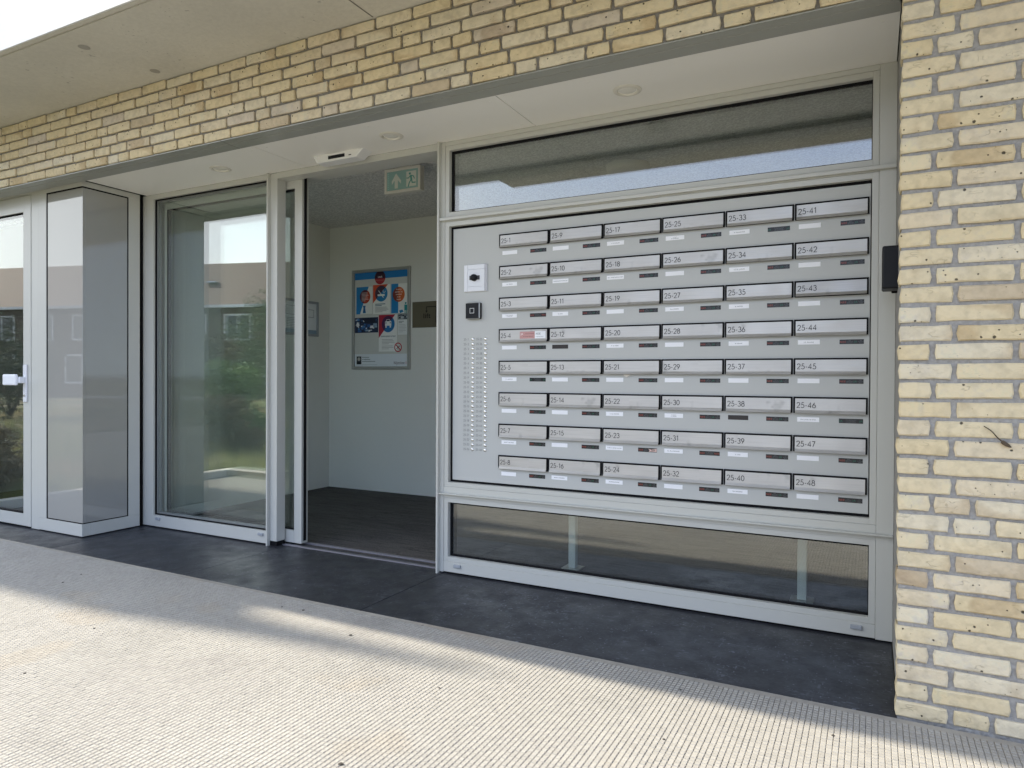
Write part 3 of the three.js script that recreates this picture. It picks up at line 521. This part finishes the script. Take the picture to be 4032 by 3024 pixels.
// ---------------------------------------------------------------- boxed corner with glossy panels
{
  const c = thing('corner_panel', 'boxed corner of glossy grey panels in an aluminium frame', 'wall panel');
  const z = -0.27, X = -4.885;
  part('bottom_rail', [box(-5.408, X, 0.008, 0.094, z - 0.05, z, 0.0015), box(X - 0.05, X, 0.008, 0.094, -0.70, z - 0.0505, 0.0015)], frameMat, c);
  part('top_rail', [box(-5.408, X, 2.452, 2.489, z - 0.05, z, 0.0015), box(X - 0.05, X, 2.452, 2.489, -0.70, z - 0.0505, 0.0015)], frameMat, c);
  part('stile', box(-5.408, -5.316, 0.0945, 2.4515, z - 0.05, z, 0.0015), frameMat, c);
  part('stile', box(X - 0.05, X, 0.0945, 2.4515, -0.70, -0.612, 0.0015), frameMat, c);
  part('gasket', [box(-5.3155, -5.306, 0.0945, 2.4515, z - 0.03, z - 0.003, 0), box(-5.306, X - 0.006, 0.0945, 0.101, z - 0.03, z - 0.003, 0), box(-5.306, X - 0.006, 2.442, 2.4515, z - 0.03, z - 0.003, 0), box(X - 0.03, X - 0.003, 0.0945, 2.4515, -0.6115, -0.602, 0), box(X - 0.03, X - 0.003, 0.0945, 0.101, -0.602, z - 0.006, 0), box(X - 0.03, X - 0.003, 2.442, 2.4515, -0.602, z - 0.006, 0)], rubber, c);
  part('front_panel', box(-5.3055, X - 0.0015, 0.1015, 2.4415, z - 0.024, z - 0.005, 0.0008), enamel, c);
  part('side_panel', box(X - 0.024, X - 0.0015, 0.1015, 2.4415, -0.6015, z - 0.0245, 0.0008), enamel, c);
  part('drip_gap', [box(-5.4, X - 0.01, -0.0008, 0.0075, z - 0.045, z - 0.012, 0), box(X - 0.045, X - 0.012, -0.0008, 0.0075, -0.7, z - 0.046, 0)], rubber, c);
  part('core', box(-5.39, X - 0.06, 0.0, 2.489, -0.9, z - 0.055, 0), rubber, c);

  const f = thing('glazed_door', 'glazed aluminium door with a wide white handle beside the boxed corner', 'door');
  const fr = part('door_frame', [box(-5.505, -5.4095, 0.004, 2.489, z - 0.07, z - 0.001, 0.0015), box(-6.62, -5.5055, 2.466, 2.489, z - 0.07, z - 0.001, 0.0015), box(-6.68, -6.6205, 0.004, 2.489, z - 0.07, z - 0.001, 0.0015)], frameMat, f);
  part('seal', box(-5.5085, -5.5055, 0.01, 2.466, z - 0.06, z - 0.006, 0), rubber, fr);
  part('leaf_frame', [box(-5.606, -5.5085, 0.014, 2.462, z - 0.06, z + 0.002, 0.0015), box(-6.617, -6.52, 0.014, 2.462, z - 0.06, z + 0.002, 0.0015), box(-6.5195, -5.6065, 0.014, 0.102, z - 0.06, z + 0.002, 0.0015), box(-6.5195, -5.6065, 2.345, 2.462, z - 0.06, z + 0.002, 0.0015)], frameMat, f);
  part('gasket', ringBoxes(-6.519, -5.607, 0.1025, 2.3445, 0.006, z - 0.006, z - 0.05, 0), rubber, f);
  part('glass_pane', box(-6.516, -5.61, 0.105, 2.342, z - 0.042, z - 0.018, 0), glass, f);
  const hd = part('handle_plate', box(-5.590, -5.543, 0.936, 1.212, z + 0.0025, z + 0.014, 0.004), std({ color: lin(0.70, 0.71, 0.72), roughness: 0.4 }), f);
  part('lever', new RoundedBoxGeometry(0.178, 0.082, 0.020, 4, 0.0095).translate(-5.662, 1.100, z + 0.062), whitePlastic, hd);
  part('lever_neck', box(-5.605, -5.556, 1.075, 1.122, z + 0.0142, z + 0.054, 0.006), whitePlastic, hd);
  const cy = new THREE.CylinderGeometry(0.009, 0.009, 0.006, 18); cy.rotateX(Math.PI / 2); cy.translate(-5.567, 0.985, z + 0.017); part('lock_cylinder', cy, alu, hd);
  part('drip_gap', box(-6.62, -5.41, -0.0008, 0.0135, z - 0.05, z - 0.015, 0), rubber, f);
}
// ---------------------------------------------------------------- lobby inside
{
  struct('lobby_floor', box(-7.6, 3.0, -0.2, -0.002, -8.8, -0.862, 0), carpet);
  struct('lobby_ceiling', box(-7.6, 3.0, 2.67, 2.86, -8.8, -0.83, 0), stipple);
  struct('lobby_wall', [box(-5.1, 0.6, -0.002, 2.67, -3.0, -2.88, 0)], plaster);
  struct('lobby_wall', [box(-5.1, -5.0, -0.002, 2.67, -2.879, -0.90, 0)], plaster);
  struct('lobby_wall', [box(1.9, 2.02, -0.002, 2.67, -8.8, -0.2, 0)], plaster);
  struct('side_room_wall', [box(-7.6, -7.5, -0.2, 2.9, -4, -0.2, 0), box(-7.5, -5.1, -0.2, 2.67, -4.1, -4.0, 0), box(-7.6, -6.68, 0, 2.49, -0.4, -0.27, 0)], plaster);
  struct('side_room_floor', box(-7.5, -4.95, -0.2, -0.003, -0.861, -0.3, 0), carpet);
  const sk = thing('ceiling_lamp', 'round flat ceiling lamp inside the lobby behind the upper window', 'ceiling lamp', null, [-1.58, 2.67, -2.2]);
  part('shade', new THREE.LatheGeometry([[0, -0.055], [0.12, -0.052], [0.15, -0.04], [0.155, 0]].map(([a, b]) => new THREE.Vector2(a, b)), 40), std({ color: lin(0.75, 0.74, 0.70), roughness: 0.5 }), sk);
  // emergency exit sign hanging from the ceiling
  const ex = thing('exit_sign', 'pale green running man exit sign hanging inside the doorway', 'exit sign', null, [-3.0, 2.548, -1.42]);
  const exT = canvas(512, 288, (g, W, H) => {
    g.fillStyle = '#97bab3'; g.fillRect(0, 0, W, H); g.fillStyle = '#d8dcd0';
    g.beginPath(); g.moveTo(150, 32); g.lineTo(232, 150); g.lineTo(228, 196); g.lineTo(180, 138); g.lineTo(180, 262); g.lineTo(126, 262); g.lineTo(126, 138); g.lineTo(82, 200); g.lineTo(78, 150); g.fill();
    g.fillRect(318, 30, 160, 228); g.strokeStyle = '#5c9f92'; g.fillStyle = '#5c9f92'; g.lineCap = 'round'; g.lineJoin = 'round';
    g.beginPath(); g.arc(376, 66, 17, 0, 7); g.fill(); g.lineWidth = 30; g.beginPath(); g.moveTo(392, 102); g.lineTo(400, 158); g.stroke();
    g.lineWidth = 14; g.beginPath(); g.moveTo(384, 100); g.lineTo(352, 132); g.lineTo(326, 128); g.stroke(); g.beginPath(); g.moveTo(402, 98); g.lineTo(436, 112); g.lineTo(448, 146); g.stroke();
    g.lineWidth = 17; g.beginPath(); g.moveTo(396, 160); g.lineTo(366, 204); g.lineTo(352, 254); g.stroke(); g.beginPath(); g.moveTo(404, 160); g.lineTo(414, 206); g.lineTo(462, 208); g.stroke();
    g.fillStyle = '#a9cfc6'; for (let i = 0; i < 8; i++) g.fillRect(8, 20 + i * 33, 22, 18);
  });
  part('housing', box(-0.157, 0.157, -0.088, 0.088, -0.045, 0, 0.004), std({ color: lin(0.66, 0.64, 0.56), roughness: 0.5 }), ex);
  part('bezel', ringBoxes(-0.157, 0.157, -0.088, 0.088, 0.020, 0.008, 0.0002, 0.002), std({ color: lin(0.70, 0.68, 0.60), roughness: 0.5 }), ex);
  const pg = part('pictogram', sheet(0.274, 0.136), std({ map: exT, roughness: 0.35 }), ex); pg.position.z = 0.0022;
  part('hanger', box(-0.05, 0.05, 0.0885, 0.122, -0.035, -0.010, 0.002), whiteTrim, ex);
  // notice board
  const P = thing('notice_board', 'aluminium framed board of house rule notices on the lobby wall', 'notice board', null, [-4.329, 1.711, -2.879]);
  const w = 0.716, h = 1.0;
  const po = canvas(716, 1000, (g, W, H) => {
    const R = (c, x, y, a, b) => { g.fillStyle = c; g.fillRect(x, y, a, b); }, C = (c, x, y, r) => { g.fillStyle = c; g.beginPath(); g.arc(x, y, r, 0, 7); g.fill(); }, T = (c, ...p) => { g.fillStyle = c; g.beginPath(); g.moveTo(p[0], p[1]); for (let i = 2; i < p.length; i += 2) g.lineTo(p[i], p[i + 1]); g.fill(); };
    const lines = (c, x, y, a, n, dy, hgt = 4) => { for (let i = 0; i < n; i++) R(c, x, y + i * dy, a * (i === n - 1 ? 0.55 : 0.85 + 0.15 * ((i * 7) % 3) / 2), hgt); };
    R('#d6d6cf', 0, 0, W, H); R('#1f7fc4', 0, 0, W, 72);
    C('#b3303a', 345, 62, 72); g.save(); g.beginPath(); g.arc(345, 62, 72, 0, 7); g.clip(); R('#3a1b33', 260, -20, 180, 92); g.restore();
    g.fillStyle = '#f0e8e4'; g.font = 'bold 26px sans-serif'; g.textAlign = 'center'; g.fillText('Leuk', 345, 64); g.font = '17px sans-serif'; g.fillStyle = '#e08a80'; g.fillText('dat je hier woont', 345, 96, 120);
    R('#f1f1ea', 20, 150, 220, 290); T('#2389c9', 20, 150, 190, 150, 70, 440, 20, 440); C('#c2492f', 140, 255, 72); g.save(); g.beginPath(); g.arc(140, 255, 72, 0, 7); g.clip(); T('#5a2036', 20, 150, 190, 150, 70, 440, 20, 440); g.restore(); lines('#f0d8cf', 92, 212, 96, 7, 14, 5);
    T('#2a6ea8', 110, 430, 118, 372, 108, 350, 150, 352, 142, 374, 152, 430);
    R('#f6f6f0', 250, 138, 232, 308); T('#e0562f', 250, 138, 452, 138, 250, 330); C('#2a86bd', 362, 232, 84); g.save(); g.beginPath(); g.arc(362, 232, 84, 0, 7); g.clip(); T('#473648', 250, 138, 452, 138, 250, 330); g.restore();
    R('#f4f4ee', 312, 238, 96, 20); g.strokeStyle = '#f4f4ee'; g.lineWidth = 9; g.beginPath(); g.moveTo(325, 200); g.lineTo(392, 276); g.stroke(); g.lineWidth = 5; g.beginPath(); g.arc(400, 206, 16, 0, 4); g.stroke();
    lines('#6f8794', 280, 338, 160, 2, 16, 8); lines('#9a9c98', 280, 374, 180, 5, 12);
    R('#2389c9', 496, 140, 92, 306); R('#f4f4ee', 588, 140, 128, 306); C('#d96a33', 594, 252, 78); g.save(); g.beginPath(); g.arc(594, 252, 78, 0, 7); g.clip(); R('#8a4034', 496, 140, 92, 306); g.restore();
    g.fillStyle = '#fbeee4'; g.font = 'bold 20px sans-serif'; ['Praat je', 'samen, bij', 'overlast', 'in de', 'buurt'].forEach((t, i) => g.fillText(t, 594, 206 + i * 26));
    C('#1e8f94', 686, 346, 11); R('#1e8f94', 668, 362, 36, 58); R('#1e8f94', 672, 420, 10, 50); R('#1e8f94', 690, 420, 10, 50); T('#2a86b9', 600, 420, 640, 412, 660, 432, 640, 440, 612, 448);
    R('#27344f', 0, 478, 322, 162); for (let i = 0; i < 46; i++) { const q = [hash(i, 1, 7), hash(i, 2, 7), hash(i, 3, 7), hash(i, 4, 7)]; R(['#e3e7ea', '#2e5c97', '#1a2440', '#8ea6bd', '#4a7db5'][i % 5], 6 + q[0] * 270, 484 + q[1] * 130, 14 + q[2] * 40, 8 + q[3] * 24); }
    T('#e9ecec', 10, 560, 40, 520, 70, 560); T('#1a2036', 100, 484, 300, 484, 270, 540, 150, 540);
    R('#f4f4f0', 330, 458, 244, 386); T('#b62a40', 330, 458, 548, 458, 330, 700); C('#2377b8', 456, 556, 86); g.save(); g.beginPath(); g.arc(456, 556, 86, 0, 7); g.clip(); T('#4a2350', 330, 458, 548, 458, 330, 700); g.restore();
    T('#eef0ee', 424, 528, 436, 506, 476, 506, 488, 528); R('#eef0ee', 414, 528, 84, 46); R('#eef0ee', 418, 574, 18, 20); R('#eef0ee', 476, 574, 18, 20); T('#20284a', 432, 526, 440, 511, 472, 511, 480, 526); R('#20284a', 420, 540, 14, 8); R('#20284a', 478, 540, 14, 8);
    g.fillStyle = '#6a7880'; g.font = 'bold 19px sans-serif'; g.fillText('Parkeerplaats te huur', 456, 690, 200); lines('#a9aaa6', 372, 716, 170, 4, 15); lines('#a9aaa6', 372, 784, 170, 3, 15);
    R('#eef0ee', 584, 452, 128, 220); R('#98a0a0', 584, 452, 128, 62); for (let i = 0; i < 16; i++) R(['#39424a', '#c4ccd0', '#666e76'][i % 3], 586 + hash(i, 5, 3) * 100, 454 + hash(i, 6, 3) * 40, 24, 20); lines('#8a9296', 596, 530, 80, 2, 14, 6); lines('#c2c4c2', 596, 566, 100, 6, 15);
    g.strokeStyle = '#b81f30'; g.lineWidth = 11; g.beginPath(); g.arc(588, 802, 44, 0, 7); g.stroke(); g.beginPath(); g.moveTo(558, 772); g.lineTo(620, 832); g.stroke(); g.strokeStyle = '#26262a'; g.lineWidth = 6; g.beginPath(); g.moveTo(566, 816); g.lineTo(612, 786); g.stroke();
    R('#e6ebee', 0, 868, W, 132); R('#3a3f40', 26, 892, 66, 84); C('#b9b4ac', 58, 922, 20); R('#20242a', 34, 946, 50, 30); g.textAlign = 'left'; g.fillStyle = '#555c60'; g.font = 'bold 16px sans-serif'; g.fillText('Huismeester', 102, 908); g.fillText('uw wijkbeheer', 102, 930); lines('#70777a', 102, 944, 330, 1, 14, 5); lines('#b4b9ba', 102, 978, 380, 1, 14, 3);
    g.fillStyle = '#4a3338'; g.font = '40px sans-serif'; g.fillText('Nijestee', 530, 978, 150); R('#b81f30', 690, 950, 4, 28);
  });
  part('frame', ringBoxes(-w / 2, w / 2, -h / 2, h / 2, 0.030, 0.022, 0.0005, 0.004), std({ color: lin(0.45, 0.45, 0.42), metalness: 0.5, roughness: 0.4 }), P);
  const ps = part('poster_sheet', sheet(w - 0.06, h - 0.06), std({ map: po, roughness: 0.35 }), P); ps.position.z = 0.006;
  part('back_board', box(-w / 2 + 0.005, w / 2 - 0.005, -h / 2 + 0.005, h / 2 - 0.005, 0.0004, 0.004, 0), whiteTrim, P);
  // lift sign
  const L = thing('lift_sign', 'dark bronze lift direction sign on the lobby wall', 'sign', null, [-3.745, 1.736, -2.879]);
  const lt = canvas(512, 320, (g, W, H) => { g.fillStyle = '#6b6450'; g.fillRect(0, 0, W, H); g.strokeStyle = '#17150f'; g.lineWidth = 9; g.beginPath(); g.moveTo(206, 118); g.lineTo(206, 66); g.lineTo(340, 66); g.lineTo(340, 262); g.stroke(); g.fillStyle = '#17150f'; g.beginPath(); g.moveTo(190, 112); g.lineTo(222, 112); g.lineTo(206, 142); g.fill(); g.font = 'bold 76px sans-serif'; g.fillText('lift', 156, 206, 110); });
  part('plate', box(-0.205, 0.205, -0.124, 0.124, 0.0005, 0.006, 0.001), std({ color: lin(0.14, 0.125, 0.09), roughness: 0.4 }), L);
  part('print', sheet(0.408, 0.246), std({ map: lt, roughness: 0.4 }), L).position.z = 0.0066;
  // notice frame on the left wall
  const N = thing('notice_board', 'small rounded aluminium notice frame on the side wall of the lobby', 'notice board', null, [-4.999, 1.715, -2.46]); N.rotation.y = Math.PI / 2;
  const nt = canvas(384, 288, (g, W, H) => { g.fillStyle = '#eceeed'; g.fillRect(0, 0, W, H); g.strokeStyle = '#6a6e70'; g.lineWidth = 3; g.strokeRect(30, 40, 150, 80); g.strokeRect(210, 60, 140, 70); g.fillStyle = '#80868a'; for (let i = 0; i < 8; i++) g.fillRect(34, 150 + i * 15, 120 + 60 * hash(i, 1, 2), 4); g.fillStyle = '#8fa3b4'; g.fillRect(0, 250, W, 38); });
  part('frame', ringBoxes(-0.245, 0.245, -0.175, 0.175, 0.024, 0.02, 0.0005, 0.006), std({ color: lin(0.34, 0.35, 0.36), roughness: 0.4 }), N);
  part('sheet', sheet(0.445, 0.305), std({ map: nt, roughness: 0.4 }), N).position.z = 0.006;
  part('back_board', box(-0.24, 0.24, -0.17, 0.17, 0.0004, 0.004, 0), whiteTrim, N);
}
// ---------------------------------------------------------------- dried stalk stuck to the pier
{
  const c = new THREE.CatmullRomCurve3([[0.316, 0.985, 0.004], [0.336, 0.970, 0.006], [0.352, 0.950, 0.006], [0.372, 0.932, 0.005], [0.388, 0.921, 0.004]].map((p) => new THREE.Vector3(...p)));
  const g = new THREE.TubeGeometry(c, 20, 0.002, 6), p = g.attributes.position;
  for (let i = 0; i < p.count; i++) { const t = Math.floor(i / 7) / 20, q = c.getPoint(t), k = t > 0.7 ? 1 + 2.6 * Math.sin((t - 0.7) / 0.3 * Math.PI) : 0.8 + 0.6 * t; p.setXYZ(i, q.x + (p.getX(i) - q.x) * k, q.y + (p.getY(i) - q.y) * k, q.z + (p.getZ(i) - q.z) * Math.min(k, 1.6)); }
  g.computeVertexNormals(); solo('dried_stalk', g, std({ color: lin(0.09, 0.065, 0.04), roughness: 0.9 }), 'thin dried brown stalk stuck on the brick pier', 'twig');
}
// ---------------------------------------------------------------- crumbs and leaf bits on the terrace
{
  const crumbMat = std({ color: lin(0.05, 0.042, 0.034), roughness: 0.9 });
  for (const [x, z, s, w] of [[-3.98, 0.276, 1.1, 'on the shaded concrete by the boxed corner'], [-3.911, 0.417, 1.2, 'on the shaded concrete by the boxed corner'], [-3.077, 0.759, 1, 'on the sunlit concrete'], [-2.015, 0.284, 1.5, 'in the light streak on the concrete'], [-2.56, 0.149, 0.9, 'beside the dark threshold stone'], [-2.433, 0.136, 1.3, 'beside the dark threshold stone'], [-1.387, 0.536, 0.9, 'on the sunlit concrete'], [-1.365, 1.089, 1.6, 'on the sunlit concrete'], [-2.841, 1.168, 1, 'on the sunlit concrete'], [-0.101, 0.235, 1.1, 'on the concrete near the brick pier'], [-0.569, 0.509, 0.9, 'on the sunlit concrete'], [-0.607, 0.139, 0.9, 'beside the dark threshold stone']]) {
    const g = new THREE.IcosahedronGeometry(0.0042 * s, 1), p = g.attributes.position;
    for (let i = 0; i < p.count; i++) { const k = 0.7 + 0.6 * hash(Math.round(p.getX(i) * 1e5), Math.round(p.getY(i) * 1e5 + p.getZ(i) * 7e4), 3); p.setXYZ(i, p.getX(i) * k * 1.3, p.getY(i) * k * 0.55, p.getZ(i) * k); }
    g.computeVertexNormals(); const m = solo('debris_crumb', g, crumbMat, 'small dark crumb of dirt lying ' + w, 'debris', 'crumbs of dirt on the concrete'); m.position.set(x, 0.0035, z);
  }
}
// ---------------------------------------------------------------- across the street, seen mirrored in the glass
{
  const tileMap = dataTex(256, (u, v, o) => { const r = Math.floor(v * 10), k = ((u * 12 + 0.5 * (r % 2)) % 1), s = 0.8 + 0.3 * Math.sin(k * Math.PI) - 0.45 * smooth(0.7, 1, (v * 10) % 1), h = 0.75 + 0.5 * hash(Math.floor(u * 12 + 0.5 * (r % 2)), r, 5); o[0] = 0.085 * s * h * s; o[1] = 0.032 * s * h * s; o[2] = 0.023 * s * h * s; }, true, 3.6);
  const hb = std({ color: lin(0.09, 0.058, 0.042), roughness: 0.95 }), tiles = std({ map: tileMap, roughness: 0.75 }), wht = std({ color: lin(0.72, 0.72, 0.70), roughness: 0.6 }), pane = std({ color: lin(0.03, 0.035, 0.04), roughness: 0.1 });
  const W = 6.0, eave = 5.3, ridge = 8.35, dp = 8.6;
  function house(label) {
    const h = thing('row_house', label, 'house', 'row houses across the street');
    part('wall', box(-W / 2, W / 2, -0.1, eave, -dp, 0, 0), hb, h);
    const s = new THREE.Shape(); s.moveTo(0.35, eave - 0.1); s.lineTo(-dp / 2, ridge); s.lineTo(-dp - 0.35, eave - 0.1); s.lineTo(-dp - 0.35, eave - 0.25); s.lineTo(-dp / 2, ridge - 0.2); s.lineTo(0.35, eave - 0.25); s.closePath();
    const g = new THREE.ExtrudeGeometry(s, { depth: W, bevelEnabled: false }); g.rotateY(-Math.PI / 2); g.translate(W / 2, 0, 0); const g2 = g.index ? g.toNonIndexed() : g; g2.computeVertexNormals(); uvMetres(g2);
    const r = part('roof', g2, tiles, h);
    part('gutter', box(-W / 2, W / 2, eave - 0.28, eave - 0.12, 0.355, 0.48, 0.01), wht, r);
    const win = (x, y, a, b) => { const q = part('window', ringBoxes(x, x + a, y, y + b, 0.1, 0.03, 0.001, 0), wht, h); part('pane', box(x + 0.1, x + a - 0.1, y + 0.1, y + b - 0.1, 0.001, 0.01, 0), pane, q); part('mullion', box(x + a / 2 - 0.04, x + a / 2 + 0.04, y + 0.1, y + b - 0.1, 0.0101, 0.028, 0), wht, q); };
    win(-2.5, 3.2, 1.9, 1.5); win(0.7, 3.2, 1.7, 1.5); win(-2.5, 0.7, 2.4, 1.7);
    const d = part('door', box(1.1, 2.05, 0, 2.2, 0.001, 0.04, 0), wht, h); part('door_glass', box(1.3, 1.85, 1.2, 2.0, 0.0405, 0.05, 0), pane, d);
    return h;
  }
  const phi = THREE.MathUtils.degToRad(15), P0 = new THREE.Vector3(-9.07, 0, 29.6), T = new THREE.Vector3(-Math.cos(phi), 0, -Math.sin(phi));
  const proto = house('brown brick row house with red tiled roof across the street');
  const spots = []; for (let i = 0; i < 9; i++) spots.push(4 + i * W);
  spots.forEach((s, i) => {
    let o = proto; if (i) { o = proto.clone(); o.name = numbered('row_house'); o.userData = { ...proto.userData }; scene.add(o); }
    o.position.copy(P0).addScaledVector(T, s); o.rotation.set(0, Math.PI - phi, 0);
    if (i === 4 || i === 7) {
      o.userData.label = 'brown brick row house with a white gabled dormer in its red roof'; o.userData.group = 'row houses with dormers';
      const sh = new THREE.Shape(); sh.moveTo(-0.9, 0); sh.lineTo(0, 0.95); sh.lineTo(0.9, 0); sh.closePath(); const g = new THREE.ExtrudeGeometry(sh, { depth: 1.6, bevelEnabled: false }); g.translate(0.9, 6.55, -2.9); part('dormer', g, wht, o);
      part('skylight', box(-1.9, -1.2, 6.75, 6.82, -2.3, -1.6, 0.01), std({ color: lin(0.6, 0.65, 0.7), metalness: 0.8, roughness: 0.1 }), o).rotation.x = 0;
    }
  });
  // shrubs: tapered stem, limbs, and crowns of leaf-sized faces
  const leafMat = (r, g, b) => phy({ color: lin(r, g, b), roughness: 0.8, side: THREE.DoubleSide });
  function shrub(name, label, x, z, h, rad, mat, n, sd, group) {
    let s = sd; const q = () => { s = (s * 1664525 + 1013904223) >>> 0; return s / 4294967296; };
    const t = thing(name, label, 'shrub', group, [x, -0.06, z]);
    const trunk = []; for (let i = 0; i < 6; i++) { const a = q() * 6.28, c = new THREE.CylinderGeometry(0.012, 0.04, h * 0.7, 6).toNonIndexed(); c.translate(0, h * 0.35, 0); c.rotateZ((i ? 0.35 : 0.05) * (0.5 + q())); c.rotateY(a); trunk.push(c); }
    part('trunk', trunk, std({ color: lin(0.08, 0.06, 0.045), roughness: 1 }), t);
    const lobes = []; for (let i = 0; i < 14; i++) { const a = q() * 6.28, e = q(), rr2 = rad * (0.35 + 0.6 * q()) * Math.sqrt(1 - e * 0.75); lobes.push([Math.cos(a) * rr2 * 0.75, h * (0.16 + 0.72 * e), Math.sin(a) * rr2 * 0.75, rad * (0.28 + 0.2 * q())]); }
    const v = [];
    for (let i = 0; i < n; i++) {
      const L = lobes[Math.floor(q() * lobes.length)], a = q() * 6.28, c = q() * 2 - 1, r = L[3] * Math.pow(q(), 0.4), sn = Math.sqrt(1 - c * c);
      const px = L[0] + Math.cos(a) * sn * r, py = Math.max(0.05, L[1] + c * r), pz = L[2] + Math.sin(a) * sn * r, sz = 0.03 + 0.05 * q();
      const u = new THREE.Vector3(q() - 0.5, q() - 0.5, q() - 0.5).normalize(), w = new THREE.Vector3(q() - 0.5, q() - 0.5, q() - 0.5).cross(u).normalize();
      v.push(px - u.x * sz, py - u.y * sz, pz - u.z * sz, px + w.x * sz * 0.6, py + w.y * sz * 0.6, pz + w.z * sz * 0.6, px + u.x * sz, py + u.y * sz, pz + u.z * sz);
    }
    const g = new THREE.BufferGeometry(); g.setAttribute('position', new THREE.Float32BufferAttribute(v, 3)); g.computeVertexNormals(); part('crown', g, mat, t);
  }
  const dark = leafMat(0.055, 0.075, 0.03), brown = leafMat(0.13, 0.085, 0.04), green = leafMat(0.14, 0.23, 0.05), mid = leafMat(0.09, 0.13, 0.045);
  shrub('shrub', 'tall brown leaved shrub on the lawn in front of the row houses', -12.0, 5.3, 3.0, 0.75, brown, 5000, 5, 'shrubs on the lawn');
  shrub('shrub', 'low bright green bush on the lawn beyond the kerb', -10.2, 4.5, 1.45, 0.8, green, 5000, 6, 'shrubs on the lawn');
  shrub('shrub', 'wide dark green shrub at the far side of the lawn', -11.4, 8.6, 2.6, 1.6, dark, 6000, 7, 'shrubs on the lawn');
  shrub('shrub', 'tall dark shrub beyond the lawn opposite the glazed door', -18.4, 4.6, 3.0, 1.7, dark, 6000, 8, 'shrubs on the lawn');
  shrub('shrub', 'broad dark shrub beyond the lawn opposite the boxed corner', -21.5, 7.6, 2.7, 2.0, dark, 6000, 9, 'shrubs on the lawn');
  shrub('shrub', 'twiggy mid green shrub between the brown shrub and the row houses', -15.2, 10.4, 3.6, 1.9, mid, 6000, 10, 'shrubs on the lawn');
  shrub('shrub', 'small mid green shrub at the kerb of the road', -20.5, 13.5, 3.2, 1.8, mid, 5000, 11, 'shrubs on the lawn');
  const straw = leafMat(0.26, 0.20, 0.10);
  shrub('shrub', 'dry straw coloured clump of plants beside the kerb', -7.7, 0.4, 0.75, 0.55, straw, 2500, 12, 'shrubs on the lawn');
  shrub('shrub', 'dry reddish brown clump of plants behind the kerb corner', -8.3, 2.9, 0.9, 0.6, brown, 2500, 13, 'shrubs on the lawn');
  shrub('shrub', 'tall straw coloured clump of plants on the lawn opposite the glazed door', -10.4, 0.9, 1.0, 0.8, straw, 3000, 14, 'shrubs on the lawn');
  // rough grass
  const gv = []; for (let i = 0; i < 9; i++) { const a = hash(i, 1, 4) * 6.28, x = (hash(i, 2, 4) - 0.5) * 0.08, z = (hash(i, 3, 4) - 0.5) * 0.08, hh = 0.07 + 0.10 * hash(i, 4, 4), w = 0.004, lx = Math.cos(a) * 0.04, lz = Math.sin(a) * 0.04; gv.push(x - w * Math.sin(a), 0, z + w * Math.cos(a), x + w * Math.sin(a), 0, z - w * Math.cos(a), x + lx, hh, z + lz); }
  const gg = new THREE.BufferGeometry(); gg.setAttribute('position', new THREE.Float32BufferAttribute(gv, 3)); gg.computeVertexNormals();
  const N = 26000, im = new THREE.InstancedMesh(gg, phy({ color: lin(1, 1, 1), roughness: 1, transmission: 0.45, thickness: 0, side: THREE.DoubleSide }), N), m = new THREE.Matrix4(), c = new THREE.Color(), e = new THREE.Euler(), qt = new THREE.Quaternion();
  let k = 0;
  for (let i = 0; i < N; i++) {
    const far = rnd(), x = far < 0.55 ? rr(-12, -4.6) : rr(-26, -6.65), z = far < 0.55 ? rr(-0.4, 9) : rr(-0.8, 22);
    if (x > -6.66 && z < 1.5) continue; if (x > -4.6) continue;
    e.set(0, rr(0, 6.28), 0); qt.setFromEuler(e); const s = rr(0.7, 1.8); m.compose(new THREE.Vector3(x, -0.06, z), qt, new THREE.Vector3(s, s * rr(0.6, 1.2), s)); im.setMatrixAt(k, m);
    const d = smooth(0.4, 0.7, vnoise(x * 0.6 + 50, z * 0.6 + 50, 997, 3)) * 0.7 + rnd() * 0.3; c.setRGB(lerp(0.24, 0.44, d), lerp(0.28, 0.36, d), lerp(0.11, 0.20, d)); im.setColorAt(k++, c);
  }
  im.count = k; im.name = numbered('rough_grass'); im.userData = { kind: 'stuff', label: 'rough patchy green and straw coloured grass beyond the kerb', category: 'grass' }; im.receiveShadow = im.castShadow = true; scene.add(im);
}
renderer.render(scene, camera);
